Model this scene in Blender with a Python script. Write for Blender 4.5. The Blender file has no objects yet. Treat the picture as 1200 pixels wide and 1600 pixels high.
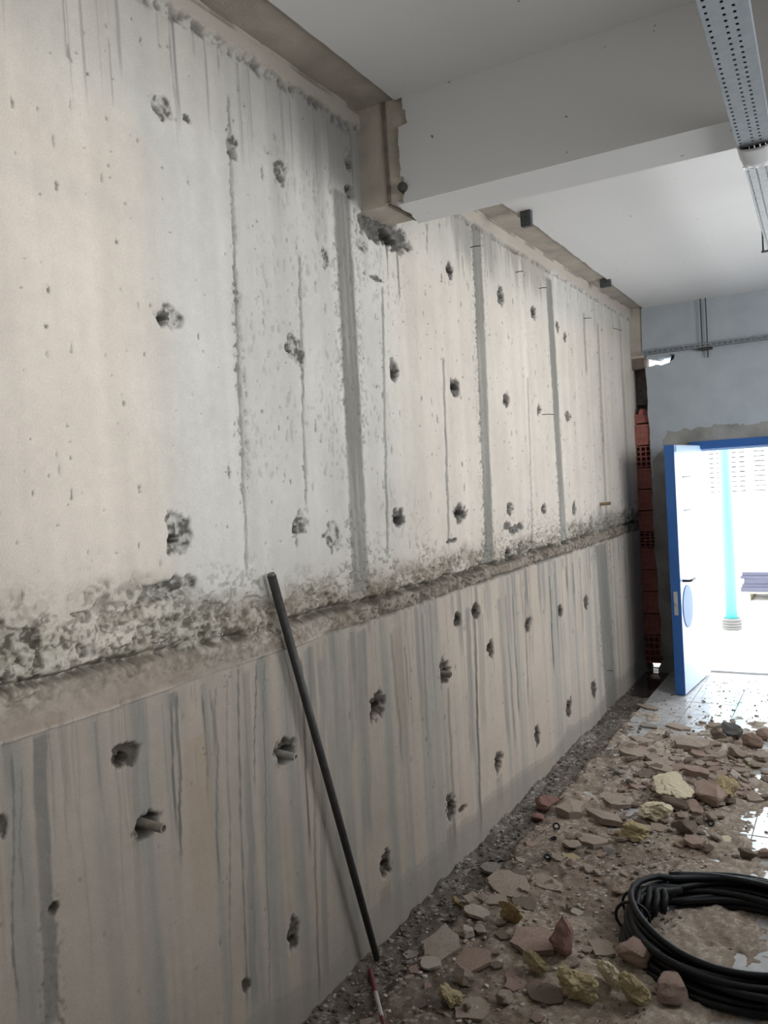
import bpy, bmesh, math, random
import numpy as np
from mathutils import Vector, Matrix, noise as mnoise
from mathutils.geometry import tessellate_polygon

# ------------------------------------------------------------------ camera, light, exposure
sc = bpy.context.scene
COL = sc.collection
F = 1280.0
RW = np.array([[0.86563812, -0.03480841, -0.49945872],
               [0.49707922, -0.05951425, 0.86566177],
               [-0.05985722, -0.99762038, -0.03421526]])      # world <- (image right, image down, forward)
CAM = np.array([1.63, 0.0, 1.75])
cd = bpy.data.cameras.new('camera')
cam = bpy.data.objects.new('camera', cd)
COL.objects.link(cam)
cd.sensor_fit = 'VERTICAL'
cd.sensor_height = 36.0
cd.lens = 36.0 * F / 1600.0
cd.clip_start = 0.05
r_, d_, f_ = RW[:, 0], RW[:, 1], RW[:, 2]
cam.matrix_world = Matrix(((r_[0], -d_[0], -f_[0], CAM[0]), (r_[1], -d_[1], -f_[1], CAM[1]),
                           (r_[2], -d_[2], -f_[2], CAM[2]), (0, 0, 0, 1)))
sc.camera = cam
sc.view_settings.view_transform = 'Standard'
sc.view_settings.look = 'None'
sc.view_settings.exposure = 0.0
sc.view_settings.gamma = 1.0
sc.view_settings.use_curve_mapping = False

world = bpy.data.worlds.new('sky')
sc.world = world
world.use_nodes = True
world.node_tree.nodes['Background'].inputs[0].default_value = (0.93, 0.97, 1.0, 1)
world.node_tree.nodes['Background'].inputs[1].default_value = 9.0
sc.cycles.max_bounces = 7
sc.cycles.diffuse_bounces = 4
sc.cycles.glossy_bounces = 3

RX = 3.1            # room width
def added_window_lamp(name, y, z, w, h, power, spread):
    L = bpy.data.lights.new(name, 'AREA')
    L.shape = 'RECTANGLE'; L.size = w; L.size_y = h; L.energy = power; L.spread = math.radians(spread)
    L.color = (0.96, 0.98, 1.0)
    o = bpy.data.objects.new(name, L)
    COL.objects.link(o)
    o.location = (RX - 0.01, y, z)
    o.rotation_euler = (math.pi / 2, 0, math.pi / 2)      # faces -X, into the room
    return o
WINDOWS = [(-3.4, 2.20, 1.6, 1.0), (-1.0, 2.20, 1.6, 1.0), (1.3, 2.20, 1.6, 1.0), (4.6, 2.20, 2.0, 1.1)]
for i, (y, z, w, h) in enumerate(WINDOWS):
    added_window_lamp('window_daylight', y, z, w, h, [6.3, 10.3, 15.2, 60][i], [110, 88, 84, 150][i])  # added lamps in front of opaque panes, standing in for window daylight

# pixel of the photograph -> point on a plane of the room
def _dir(p): return RW @ np.array([p[0] - 600.0, p[1] - 800.0, F])
def on_z(p, z=0.0):
    v = _dir(p); return CAM + v * ((z - CAM[2]) / v[2])
def on_x(p, x=0.0):
    v = _dir(p); return CAM + v * ((x - CAM[0]) / v[0])
def on_y(p, y):
    v = _dir(p); return CAM + v * ((y - CAM[1]) / v[1])

# ------------------------------------------------------------------ helpers
def srgb(r, g, b):
    f = lambda c: (c / 255 / 12.92) if c / 255 <= 0.04045 else ((c / 255 + 0.055) / 1.055) ** 2.4
    return (f(r), f(g), f(b), 1)

def mat(name, color, rough=0.85, metal=0.0, var=0.0, scale=8.0, bump=0.0, bscale=60.0, color2=None, spec=0.5, detail=6.0):
    m = bpy.data.materials.new(name); m.use_nodes = True
    nt = m.node_tree; b = nt.nodes['Principled BSDF']
    b.inputs['Roughness'].default_value = rough; b.inputs['Metallic'].default_value = metal
    b.inputs['Specular IOR Level'].default_value = spec
    tc = nt.nodes.new('ShaderNodeTexCoord')
    if var > 0 or color2:
        n = nt.nodes.new('ShaderNodeTexNoise'); n.inputs['Scale'].default_value = scale; n.inputs['Detail'].default_value = detail
        nt.links.new(tc.outputs['Object'], n.inputs['Vector'])
        r = nt.nodes.new('ShaderNodeValToRGB')
        c2 = color2 or tuple(c * (1 - var) for c in color[:3]) + (1,)
        r.color_ramp.elements[0].position = 0.32; r.color_ramp.elements[1].position = 0.68
        r.color_ramp.elements[0].color = c2; r.color_ramp.elements[1].color = color
        nt.links.new(n.outputs['Fac'], r.inputs['Fac']); nt.links.new(r.outputs['Color'], b.inputs['Base Color'])
    else:
        b.inputs['Base Color'].default_value = color
    if bump > 0:
        n2 = nt.nodes.new('ShaderNodeTexNoise'); n2.inputs['Scale'].default_value = bscale; n2.inputs['Detail'].default_value = 8
        nt.links.new(tc.outputs['Object'], n2.inputs['Vector'])
        bp = nt.nodes.new('ShaderNodeBump'); bp.inputs['Strength'].default_value = bump; bp.inputs['Distance'].default_value = 0.01
        nt.links.new(n2.outputs['Fac'], bp.inputs['Height']); nt.links.new(bp.outputs['Normal'], b.inputs['Normal'])
    return m

def vcol_mat(name, rough=0.9, grain=0.12, gscale=180.0, bump=0.25, bscale=260.0, rough_attr=False):
    """base colour from the surface's own colour attribute plus fine procedural grain"""
    m = bpy.data.materials.new(name); m.use_nodes = True
    nt = m.node_tree; b = nt.nodes['Principled BSDF']
    b.inputs['Roughness'].default_value = rough
    a = nt.nodes.new('ShaderNodeAttribute'); a.attribute_name = 'tint'
    tc = nt.nodes.new('ShaderNodeTexCoord')
    n = nt.nodes.new('ShaderNodeTexNoise'); n.inputs['Scale'].default_value = gscale; n.inputs['Detail'].default_value = 5
    nt.links.new(tc.outputs['Object'], n.inputs['Vector'])
    mr = nt.nodes.new('ShaderNodeMapRange'); mr.inputs['From Min'].default_value = 0.3; mr.inputs['From Max'].default_value = 0.7
    mr.inputs['To Min'].default_value = 1 - grain; mr.inputs['To Max'].default_value = 1 + grain
    nt.links.new(n.outputs['Fac'], mr.inputs['Value'])
    mx = nt.nodes.new('ShaderNodeVectorMath'); mx.operation = 'SCALE'
    nt.links.new(a.outputs['Color'], mx.inputs[0]); nt.links.new(mr.outputs['Result'], mx.inputs['Scale'])
    nt.links.new(mx.outputs['Vector'], b.inputs['Base Color'])
    if rough_attr:
        a2 = nt.nodes.new('ShaderNodeAttribute'); a2.attribute_name = 'wet'
        m2 = nt.nodes.new('ShaderNodeMapRange'); m2.inputs['To Min'].default_value = rough; m2.inputs['To Max'].default_value = 0.12
        nt.links.new(a2.outputs['Fac'], m2.inputs['Value']); nt.links.new(m2.outputs['Result'], b.inputs['Roughness'])
    n2 = nt.nodes.new('ShaderNodeTexNoise'); n2.inputs['Scale'].default_value = bscale; n2.inputs['Detail'].default_value = 6
    nt.links.new(tc.outputs['Object'], n2.inputs['Vector'])
    bp = nt.nodes.new('ShaderNodeBump'); bp.inputs['Strength'].default_value = bump; bp.inputs['Distance'].default_value = 0.004
    nt.links.new(n2.outputs['Fac'], bp.inputs['Height']); nt.links.new(bp.outputs['Normal'], b.inputs['Normal'])
    return m

def tag(o, label=None, cat=None, group=None, kind=None):
    if label: o['label'] = label
    if cat: o['category'] = cat
    if group: o['group'] = group
    if kind: o['kind'] = kind
    return o

def empty(name, loc=(0, 0, 0), rz=0.0):
    o = bpy.data.objects.new(name, None); COL.objects.link(o)
    o.empty_display_size = 0.1; o.location = loc; o.rotation_euler = (0, 0, rz)
    return o

def link_mesh(name, me, m, parent=None):
    if m and not me.materials: me.materials.append(m)
    o = bpy.data.objects.new(name, me); COL.objects.link(o)
    if parent: o.parent = parent
    return o

def from_py(name, v, f, m, parent=None, smooth=False):
    me = bpy.data.meshes.new(name); me.from_pydata([tuple(map(float, p)) for p in v], [], f); me.update()
    if smooth: me.polygons.foreach_set('use_smooth', [True] * len(me.polygons))
    return link_mesh(name, me, m, parent)

class MB:
    """collects boxes, tubes and prisms into one mesh"""
    def __init__(s): s.v = []; s.f = []
    def add(s, v, f):
        k = len(s.v); s.v += [tuple(map(float, p)) for p in v]; s.f += [tuple(i + k for i in q) for q in f]; return s
    def box(s, x0, x1, y0, y1, z0, z1):
        return s.add([(x0, y0, z0), (x1, y0, z0), (x1, y1, z0), (x0, y1, z0), (x0, y0, z1), (x1, y0, z1), (x1, y1, z1), (x0, y1, z1)],
                     [(0, 3, 2, 1), (4, 5, 6, 7), (0, 1, 5, 4), (1, 2, 6, 5), (2, 3, 7, 6), (3, 0, 4, 7)])
    def tube(s, pts, r, n=10, closed=False, inner=None):
        pts = [Vector(p) for p in pts]; N = len(pts); v = []; f = []
        up = None
        for i, p in enumerate(pts):
            if closed: t = pts[(i + 1) % N] - pts[i - 1]
            else: t = pts[min(i + 1, N - 1)] - pts[max(i - 1, 0)]
            t.normalize()
            if up is None: up = t.orthogonal().normalized()
            up = (up - t * up.dot(t)).normalized(); sd = t.cross(up)
            rr = r[i] if isinstance(r, (list, tuple)) else r
            for k in range(n):
                a = 2 * math.pi * k / n; v.append(p + up * math.cos(a) * rr + sd * math.sin(a) * rr)
        for i in range(N if closed else N - 1):
            j = (i + 1) % N
            for k in range(n):
                l = (k + 1) % n; f.append((i * n + k, i * n + l, j * n + l, j * n + k))
        if not closed: f += [tuple(range(n))[::-1], tuple((N - 1) * n + k for k in range(n))]
        return s.add(v, f)
    def prism(s, poly, z0, z1):
        n = len(poly); v = [(x, y, z0) for x, y in poly] + [(x, y, z1) for x, y in poly]
        return s.add(v, [tuple(range(n))[::-1], tuple(range(n, 2 * n))] + [(i, (i + 1) % n, n + (i + 1) % n, n + i) for i in range(n)])
    def build(s, name, m, parent=None, smooth=False, bevel=0.0):
        o = from_py(name, s.v, s.f, m, parent, smooth)
        bm = bmesh.new(); bm.from_mesh(o.data)
        bmesh.ops.recalc_face_normals(bm, faces=bm.faces)
        if bevel: bmesh.ops.bevel(bm, geom=bm.edges[:], offset=bevel, segments=2, affect='EDGES', clamp_overlap=True)
        bm.to_mesh(o.data); bm.free()
        return o

def slab_with_holes(loops, t0, t1, axis, name, m, parent=None):
    """flat wall from 2D loops (first = outline, rest = holes), extruded from t0 to t1 along axis"""
    lp = [[Vector((a, b, 0)) for a, b in l] for l in loops]
    flat = [p for l in lp for p in l]
    tris = tessellate_polygon(lp)
    n = len(flat)
    def P(p, t): return {'x': (t, p.x, p.y), 'y': (p.x, t, p.y), 'z': (p.x, p.y, t)}[axis]
    v = [P(p, t0) for p in flat] + [P(p, t1) for p in flat]
    f = [tuple(t) for t in tris] + [tuple(i + n for i in t)[::-1] for t in tris]
    k = 0
    for l in lp:
        for i in range(len(l)):
            a, b = k + i, k + (i + 1) % len(l); f.append((a, b, b + n, a + n))
        k += len(l)
    mb = MB(); mb.v = v; mb.f = f
    return mb.build(name, m, parent)

# numpy value noise --------------------------------------------------------
NT = np.random.RandomState(7).rand(1021, 1019)
def vnoise(Y, Z, fy, fz, seed):
    y = (Y + 20.0) * fy + (seed * 131) % 977; z = (Z + 5.0) * fz + (seed * 71) % 983
    iy = np.floor(y).astype(int); iz = np.floor(z).astype(int)
    ay = y - iy; az = z - iz
    ay = ay * ay * (3 - 2 * ay); az = az * az * (3 - 2 * az)
    g = lambda i, j: NT[i % 1021, j % 1019]
    return (g(iy, iz) * (1 - ay) + g(iy + 1, iz) * ay) * (1 - az) + (g(iy, iz + 1) * (1 - ay) + g(iy + 1, iz + 1) * ay) * az
def fbm(Y, Z, fy, fz, seed, oct=4, gain=0.5):
    s = 0; a = 1; t = 0
    for o in range(oct):
        s = s + a * vnoise(Y, Z, fy * 2 ** o, fz * 2 ** o, seed + o); t += a; a *= gain
    return s / t                       # 0..1, about .5
def sstep(a, b, x):
    t = np.clip((x - a) / (b - a), 0, 1); return t * t * (3 - 2 * t)

# ------------------------------------------------------------------ materials
M_wall = vcol_mat('bare_concrete', rough=0.88, grain=0.06)
M_ceilconc = mat('unpainted_concrete', (0.50, 0.45, 0.385, 1), 0.9, var=0.28, scale=7, bump=0.35, bscale=90)
M_white = mat('white_plaster_paint', (0.72, 0.72, 0.715, 1), 0.8, var=0.03, scale=2.5, bump=0.06, bscale=40)
def add_specks(m, scale, lo, col):
    nt = m.node_tree; b = nt.nodes['Principled BSDF']; src = b.inputs['Base Color'].links[0].from_socket
    tc = nt.nodes.new('ShaderNodeTexCoord'); n = nt.nodes.new('ShaderNodeTexNoise'); n.inputs['Scale'].default_value = scale; n.inputs['Detail'].default_value = 3
    nt.links.new(tc.outputs['Object'], n.inputs['Vector'])
    r = nt.nodes.new('ShaderNodeMapRange'); r.inputs['From Min'].default_value = lo; r.inputs['From Max'].default_value = lo + .02; nt.links.new(n.outputs['Fac'], r.inputs['Value'])
    mx = nt.nodes.new('ShaderNodeMix'); mx.data_type = 'RGBA'; nt.links.new(r.outputs['Result'], mx.inputs['Factor']); nt.links.new(src, mx.inputs['A']); mx.inputs['B'].default_value = col
    nt.links.new(mx.outputs['Result'], b.inputs['Base Color'])
add_specks(M_white, 26, .735, (.22, .215, .2, 1))
M_brick = mat('red_clay', (0.36, 0.13, 0.105, 1), 0.9, var=0.35, scale=30, bump=0.4, bscale=120)
M_mortar = mat('dark_mortar', (0.16, 0.14, 0.13, 1), 0.95, var=0.4, scale=30, bump=0.5)
M_blue = mat('blue_gloss_paint', (0.025, 0.115, 0.36, 1), 0.4, var=0.12, scale=6)
M_leaf = mat('pale_blue_paint', (0.50, 0.66, 0.84, 1), 0.4, var=0.05, scale=4)
M_steel = mat('galvanised_steel', (0.36, 0.395, 0.43, 1), 0.6, 0.25, var=0.15, scale=30)
M_steelb = mat('bright_steel', (0.52, 0.53, 0.54, 1), 0.5, 0.25, var=0.2, scale=60)
M_darksteel = mat('dark_steel', (0.06, 0.058, 0.055, 1), 0.55, 0.3, var=0.4, scale=40, bump=0.2)
M_rubber = mat('black_rubber', (0.006, 0.007, 0.009, 1), 0.5, var=0.3, scale=20, spec=0.3)

# ------------------------------------------------------------------ wall_left: poured concrete, two lifts with an open joint between
CEIL1, CEIL2, WY = 3.20, 3.115, 7.20
BEAM0, BEAM1, BEAMZ = 2.78, 3.03, 2.80
def build_left_wall():
    ys = [0.55]
    while ys[-1] < WY + 0.3: ys.append(ys[-1] + 0.0021 + 0.0017 * ys[-1])
    pre = []; y = 0.55; st = 0.01
    while y > -5.0: y -= st; st *= 1.25; pre.append(max(y, -5.0))
    ys = np.array(pre[::-1] + ys)
    zs = [-0.12]
    while zs[-1] < 3.26: zs.append(zs[-1] + (0.0033 if 1.15 < zs[-1] < 1.5 else 0.0046))
    zs = np.array(zs)
    Y, Z = np.meshgrid(ys, zs, indexing='ij')
    ny, nz = Y.shape
    D = np.zeros_like(Y)                                   # relief along +X
    n1 = fbm(Y, Z, 1.1, 1.1, 11, 4); n2 = fbm(Y, Z, 6, 6, 21, 4); n3 = fbm(Y, Z, 40, 40, 31, 3); n4 = fbm(Y, Z, 90, 90, 41, 2)
    vs = fbm(Y, Z, 16, 0.55, 51, 4)                        # vertical formwork streaking
    C = np.zeros((ny, nz, 3))
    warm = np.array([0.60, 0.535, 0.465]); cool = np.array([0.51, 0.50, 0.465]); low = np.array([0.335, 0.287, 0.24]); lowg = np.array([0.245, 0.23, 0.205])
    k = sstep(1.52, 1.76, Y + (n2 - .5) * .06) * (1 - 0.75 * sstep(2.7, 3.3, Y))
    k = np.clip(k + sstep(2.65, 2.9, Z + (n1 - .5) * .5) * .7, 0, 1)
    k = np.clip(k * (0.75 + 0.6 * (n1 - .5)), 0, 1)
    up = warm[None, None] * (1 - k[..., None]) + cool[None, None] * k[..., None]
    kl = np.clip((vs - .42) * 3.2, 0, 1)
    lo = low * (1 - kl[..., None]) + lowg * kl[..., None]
    lo = lo * (1 + .38 * sstep(2.2, 4.2, Y + (n1 - .5) * .8))[..., None]      # door light on the far lower wall, put into the colour
    zj = 1.325 + 0.02 * (fbm(Y, Y * 0, 1.2, 1, 61, 3) - .5) * 2 + 0.012 * (fbm(Y, Y * 0, 14, 1, 65, 3) - .5)   # crevice line
    zj = zj - 0.02 * sstep(2.2, 3.2, Y) + 0.025 * (1 - sstep(1.2, 2.0, Y))
    zl = 1.232 + 0.006 * (fbm(Y, Y * 0, 5, 1, 71, 3) - .5) * 2                                                    # lower lip
    isup = sstep(-.004, .004, Z - zl)
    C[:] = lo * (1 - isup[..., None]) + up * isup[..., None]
    C *= (1 + (n1 - .5)[..., None] * 0.30 + (n2 - .5)[..., None] * 0.14 + (n3 - .5)[..., None] * 0.10)
    streak_up = np.clip((vs - .5) * 2.2, -1, 1) * isup
    C *= (1 - 0.10 * streak_up)[..., None]
    D += (n1 - .5) * 0.006 + (n3 - .5) * 0.0012
    def mix(m, col, win=None):
        tgt = C if win is None else C[win]
        tgt *= (1 - m)[..., None]; tgt += m[..., None] * np.array(col)
    # --- strip between the lifts, crevice and honeycombing
    strip = sstep(zl - .003, zl + .003, Z) * (1 - sstep(zj - .012, zj, Z))
    D += strip * (0.003 + 0.006 * (n2 - .5) + 0.004 * (n3 - .5))
    mix(np.clip(strip * (0.8 + .6 * (n2 - .5)), 0, 1), (0.235, 0.185, 0.145))
    lip = np.exp(-((Z - zl - .002) / .0035) ** 2) * sstep(.42, .6, fbm(Y, Z, 4, 4, 81, 3))
    mix(lip * .45, (0.5, 0.46, 0.41)); D += lip * .004
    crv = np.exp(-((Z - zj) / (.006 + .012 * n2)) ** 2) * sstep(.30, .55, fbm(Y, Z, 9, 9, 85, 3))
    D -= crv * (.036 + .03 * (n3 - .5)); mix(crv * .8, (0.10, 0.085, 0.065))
    hh = 0.15 - 0.06 * sstep(1.5, 2.2, Y) - 0.015 * sstep(2.4, 3.4, Y)
    honey = sstep(zj - .1, zj - .02, Z) * (1 - sstep(zj + .4 * hh, zj + 1.5 * hh, Z + (n2 - .5) * .18)) * (1 - .55 * strip)
    wy = Y + (n2 - .5) * .05; wz = Z + (n3 - .5) * .03
    hA = fbm(wy, wz, 11, 20, 91, 3, .6); hB = fbm(wy, wz, 40, 60, 96, 3, .65); hn = hB
    loc = sstep(.30, .62, fbm(Y, Z, 3.5, 7, 98, 3))                     # where the face has broken away at all
    pA = sstep(.50, .455, hA) * honey; pB = sstep(.49, .43, hB) * honey * (.35 + .65 * loc)
    ck = np.exp(-((hA - .47) / .016) ** 2) * honey
    D -= pA * (.008 + .012 * (n3 - .5)) + pB * .006 + ck * .008
    D += honey * (.008 * (n2 - .5) + .004 * (n3 - .5))
    mix(np.clip(honey * (0.20 + .6 * loc), 0, 1), (0.32, 0.295, 0.235))
    mix(pA * .55, (0.24, 0.215, 0.165)); mix(ck * .9, (0.05, 0.043, 0.032)); mix(pB * .9, (0.075, 0.064, 0.047))
    mix(honey * sstep(.60, .68, hB) * .45 * loc, (0.58, 0.55, 0.50))
    pit = (1 - sstep(.06, .30, Z - zj)) * sstep(0, .03, Z - zj) * sstep(.62, .70, fbm(Y, Z, 60, 75, 95, 2)) * sstep(.42, .56, n2); D -= pit * .006; mix(pit * .75, (0.15, 0.135, 0.105))
    zone = np.clip(honey + strip * sstep(1.7, 2.4, Y) * .8, 0, 1)
    mix(zone * sstep(.60, .72, n4) * .6, (0.09, 0.078, 0.06)); mix(zone * sstep(.40, .28, n4) * .35, (0.52, 0.49, 0.44)); D += zone * (n4 - .5) * .005
    farj = sstep(2.0, 2.7, Y)
    mix(strip * farj * (.45 + .5 * (n2 - .5)), (0.165, 0.132, 0.10))
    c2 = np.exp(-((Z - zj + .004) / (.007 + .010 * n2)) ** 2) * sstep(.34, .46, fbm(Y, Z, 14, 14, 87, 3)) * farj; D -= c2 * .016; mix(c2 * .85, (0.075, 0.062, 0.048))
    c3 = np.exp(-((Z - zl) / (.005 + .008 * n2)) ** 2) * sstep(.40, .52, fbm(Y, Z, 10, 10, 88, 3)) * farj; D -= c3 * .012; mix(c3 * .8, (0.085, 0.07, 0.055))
    sp = strip * farj * sstep(.50, .42, hB) * sstep(.36, .56, fbm(Y, Z, 3, 9, 89, 3)); D -= sp * .006; mix(sp * .9, (0.085, 0.068, 0.052))
    # brown damp flush above the joint
    fl = sstep(1.7, 2.0, Y) * (1 - sstep(3.3, 4.4, Y)) * sstep(zj - .02, zj + .03, Z) * (1 - sstep(zj + .05, zj + .20, Z + (n2 - .5) * .22 + (vs - .5) * .1))
    mix(fl * .62 * sstep(.3, .6, n2), (0.24, 0.19, 0.145))
    gr = sstep(5.0, 6.0, Y) * (1 - sstep(6.75, 7.0, Y)) * sstep(zj - .03, zj + .01, Z) * (1 - sstep(zj + .05, zj + .16, Z + (n2 - .5) * .3))
    mix(gr * .6, (0.17, 0.16, 0.14)); D += gr * (hn - .5) * .03
    # pockmarked field of the far half
    gr2 = sstep(2.6, 3.4, Y) * (1 - sstep(5.5, 6.5, Y)) * sstep(zl, zj, Z) * (1 - sstep(zj + .03, zj + .22, Z)) * sstep(.58, .66, n4) * sstep(.4, .55, n2)
    D -= gr2 * .008; mix(gr2 * .7, (0.17, 0.145, 0.115))
    # --- helper windows
    def win(y0, y1, z0, z1):
        return (slice(max(np.searchsorted(ys, y0) - 1, 0), np.searchsorted(ys, y1) + 1), slice(max(np.searchsorted(zs, z0) - 1, 0), np.searchsorted(zs, z1) + 1))
    def wyz(x, y):
        p = on_x((x, y)); return p[1], p[2]
    # --- formwork seams and runs: (x0,y0,x1,y1, half width m, strength, colour, roughness)
    GREY = (0.25, 0.25, 0.235); DARK = (0.13, 0.125, 0.11); BRN = (0.30, 0.225, 0.15)
    def seam(x0, y0, x1, y1, hw, st, col=GREY, rough=0.0, taper=0.05, wob=.004):
        ya, za = wyz(x0, y0); yb, zb = wyz(x1, y1)
        w = win(min(ya, yb) - hw * 3 - .03, max(ya, yb) + hw * 3 + .03, zb - .02, za + .02)
        yy, zz = Y[w], Z[w]
        t = np.clip((za - zz) / (za - zb + 1e-6), 0, 1)
        sd = int(abs(x0 * 7 + y0 * 13 + hw * 1e4)) % 100000
        yc = ya + (yb - ya) * t + (vnoise(zz, zz * 0, 9, 1, sd) - .5) * 2 * wob
        d = np.abs(yy - yc) / hw
        e = (vnoise(yy, zz, 70, 30, sd + 3) - .5) * (.5 if hw < .02 else .35)
        m = (1 - sstep(.75, 1.15, d + e * .5)) * sstep(zb - .005, zb + taper, zz) * (1 - sstep(za - .01, za + .01, zz))
        mix(np.clip(m * st * (.55 + .5 * vnoise(yy, zz, 8, 3, sd + 5) + .4 * vnoise(yy, zz, 90, 2.2, sd + 6)), 0, 1), col, w)
        if rough:
            hx = n3[w]; sp = sstep(.60, .70, n4[w]) * sstep(.35, .9, d) * (1 - sstep(1.0, 2.2, d)) * sstep(.4, .6, vnoise(yy, zz, 5, 4, sd + 8))
            D[w] += m * rough * (hx - .62) * (.7 if hw > .015 else 2)
            D[w] -= sp * rough; mix(sp * .55, (0.16, 0.15, 0.13), w)
    W2 = lambda px, x, y: abs(on_x((x + px, y))[1] - on_x((x - px, y))[1]) / 2
    for a in [(533, 300, 566, 935, 13), (744, 350, 766, 885, 7), (857, 435, 882, 860, 4.5), (938, 850, 957, 1122, 9), (62, 1150, 82, 1610, 12)]:
        x0, y0, x1, y1, p = a
        seam(x0, y0, x1, y1, W2(p, (x0 + x1) / 2, (y0 + y1) / 2), 1.0 if x0 > 100 else .95, (0.215, 0.207, 0.185) if x0 > 100 else (0.17, 0.16, 0.143), .006, .04, .003)
    seam(357, 150, 386, 905, W2(2.2, 370, 500), .75, (0.22, 0.215, 0.195), .012)
    seam(368, 420, 384, 760, W2(5, 375, 600), .30, (0.25, 0.24, 0.22), .010)
    seam(468, 400, 478, 800, W2(1.8, 470, 600), .7, (0.22, 0.215, 0.2), .008)
    for a in [(597, 450, 606, 880, 1.8, .7), (692, 560, 702, 860, 1.7, .7), (824, 590, 833, 850, 1.4, .5), (912, 490, 917, 588, 1.5, .6), (934, 505, 948, 820, 1.7, .5),
              (968, 500, 985, 800, 2.2, .4), (620, 375, 624, 475, 1.2, .8), (604, 380, 606, 440, 1.0, .7), (667, 350, 668, 400, 1.0, .7), (722, 400, 726, 440, 1., .6)]:
        seam(a[0], a[1], a[2], a[3], W2(a[4], a[0], a[1]), a[5], (0.20, 0.195, 0.18), .002)
    seam(880, 580, 916, 585, .03, .0)
    # lower lift: runs below the joint
    for a in [(268, 1095, 276, 1320, 2.0, .75), (277, 1085, 284, 1370, 2.6, .7), (316, 1085, 327, 1270, 1.6, .7), (327, 1080, 338, 1205, 1.3, .65), (336, 1075, 343, 1400, 2.0, .45),
              (355, 1060, 362, 1600, 1.6, .4), (372, 1045, 385, 1600, 1.6, .6), (384, 1050, 398, 1600, 6, .5), (400, 1040, 398, 1260, 1.2, .6), (412, 1035, 422, 1600, 1.0, .5),
              (470, 1030, 484, 1350, 2.0, .75), (484, 1010, 500, 1590, 2.0, .6), (502, 1030, 510, 1560, 5, .5), (482, 1015, 490, 1130, 7, .55), (565, 985, 576, 1330, 8, .6), (545, 1000, 552, 1200, 3, .4),
              (612, 990, 630, 1200, 2.2, .5), (632, 1010, 640, 1125, 1.3, .4), (700, 1075, 712, 1330, 2.0, .45), (730, 950, 738, 1200, 4, .5), (740, 945, 752, 1315, 1.8, .8), (780, 935, 795, 1170, 3, .5),
              (790, 930, 806, 1180, 1.4, .5), (800, 930, 812, 1130, 1.2, .5), (858, 900, 866, 1060, 1.2, .75), (884, 885, 888, 935, 1.2, .6), (895, 880, 897, 950, 1, .6), (866, 895, 872, 1000, 1, .4),
              (18, 1180, 26, 1600, 2.0, .55), (30, 1200, 36, 1450, 1.6, .35), (660, 960, 668, 1180, 2.0, .3), (820, 925, 826, 1110, 1.2, .4), (905, 870, 912, 1000, 1.0, .4), (750, 960, 756, 1150, 5, .3)]:
        seam(a[0], a[1], a[2], a[3], W2(a[4], a[0], (a[1] + a[3]) / 2), min(a[5] * 1.15, .9), (0.115, 0.108, 0.095) if a[4] < 3 else (0.185, 0.18, 0.165), 0, .12, .006)
    seam(306, 1150, 322, 1470, W2(20, 312, 1300), .42, BRN, 0, .25, .004)
    seam(620, 980, 636, 1180, W2(7, 620, 1060), .35, (0.26, 0.2, 0.15), 0, .2, .004)
    seam(602, 1385, 606, 1440, W2(9, 602, 1400), .5, (0.16, 0.135, 0.11), 0, .1)
    seam(705, 1290, 709, 1350, W2(8, 705, 1310), .5, (0.17, 0.145, 0.12), 0, .1)
    seam(780, 1210, 783, 1270, W2(5, 780, 1240), .4, (0.2, 0.18, 0.155), 0, .1)
    rs = random.Random(5)
    for i in range(190):                                    # further thin runs, random along the joint
        yy = 0.7 + 6.2 * rs.random() ** 1.1
        z0 = 1.23 + rs.uniform(-.02, .02); ln = rs.uniform(.08, .8) * (1 if rs.random() < .6 else .5); hw = rs.choice([.002, .003, .003, .004, .012, .02])
        w = win(yy - hw * 3 - .02, yy + hw * 3 + .02, z0 - ln, z0)
        d = np.abs(Y[w] - yy - (vnoise(Z[w], Z[w] * 0, 7, 1, i + 300) - .5) * .012) / hw
        m = (1 - sstep(.6, 1.2, d)) * sstep(z0 - ln, z0 - ln * .5, Z[w]) * (Z[w] < z0)
        mix(m * rs.uniform(.25, .6), (0.17, 0.162, 0.148), w)
    for i in range(170):                                    # runs from the ledge at the top
        yy = rs.uniform(0.9, 6.9); z0 = (3.13 if yy < BEAM0 else 3.04) - rs.uniform(0, .05); ln = rs.uniform(.04, .38) * (1.2 if yy < 2.8 else .8); hw = rs.choice([.0018, .002, .003, .005])
        w = win(yy - hw * 3 - .02, yy + hw * 3 + .02, z0 - ln, z0)
        d = np.abs(Y[w] - yy - (vnoise(Z[w], Z[w] * 0, 7, 1, i + 600) - .5) * .006) / hw
        m = (1 - sstep(.6, 1.2, d)) * sstep(z0 - ln, z0 - ln * .6, Z[w]) * (Z[w] < z0)
        mix(m * rs.uniform(.25, .65), (0.22, 0.215, 0.21), w)
    # dark stain in the corner under the ledge beside the beam
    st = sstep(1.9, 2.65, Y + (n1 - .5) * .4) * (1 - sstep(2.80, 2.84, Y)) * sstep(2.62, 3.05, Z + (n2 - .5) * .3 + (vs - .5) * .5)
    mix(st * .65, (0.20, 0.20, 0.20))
    st = sstep(4.3, 4.4, Y) * (1 - sstep(4.9, 5.2, Y)) * sstep(2.86, 2.98, Z + (vs - .5) * .5 + (n2 - .5) * .1); mix(st * .5, (0.27, 0.24, 0.2))
    st = sstep(3.55, 3.7, Y) * (1 - sstep(4.1, 4.3, Y)) * sstep(2.86, 3.0, Z + (vs - .5) * .6); mix(st * .5, (0.22, 0.21, 0.19))
    # faint darker band across the upper left
    pz = np.exp(-((Z - (2.52 - .05 * (Y - 1.2))) / .035) ** 2) * (1 - sstep(1.62, 1.7, Y)); mix(pz * .16, (0.40, 0.385, 0.36))
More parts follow.
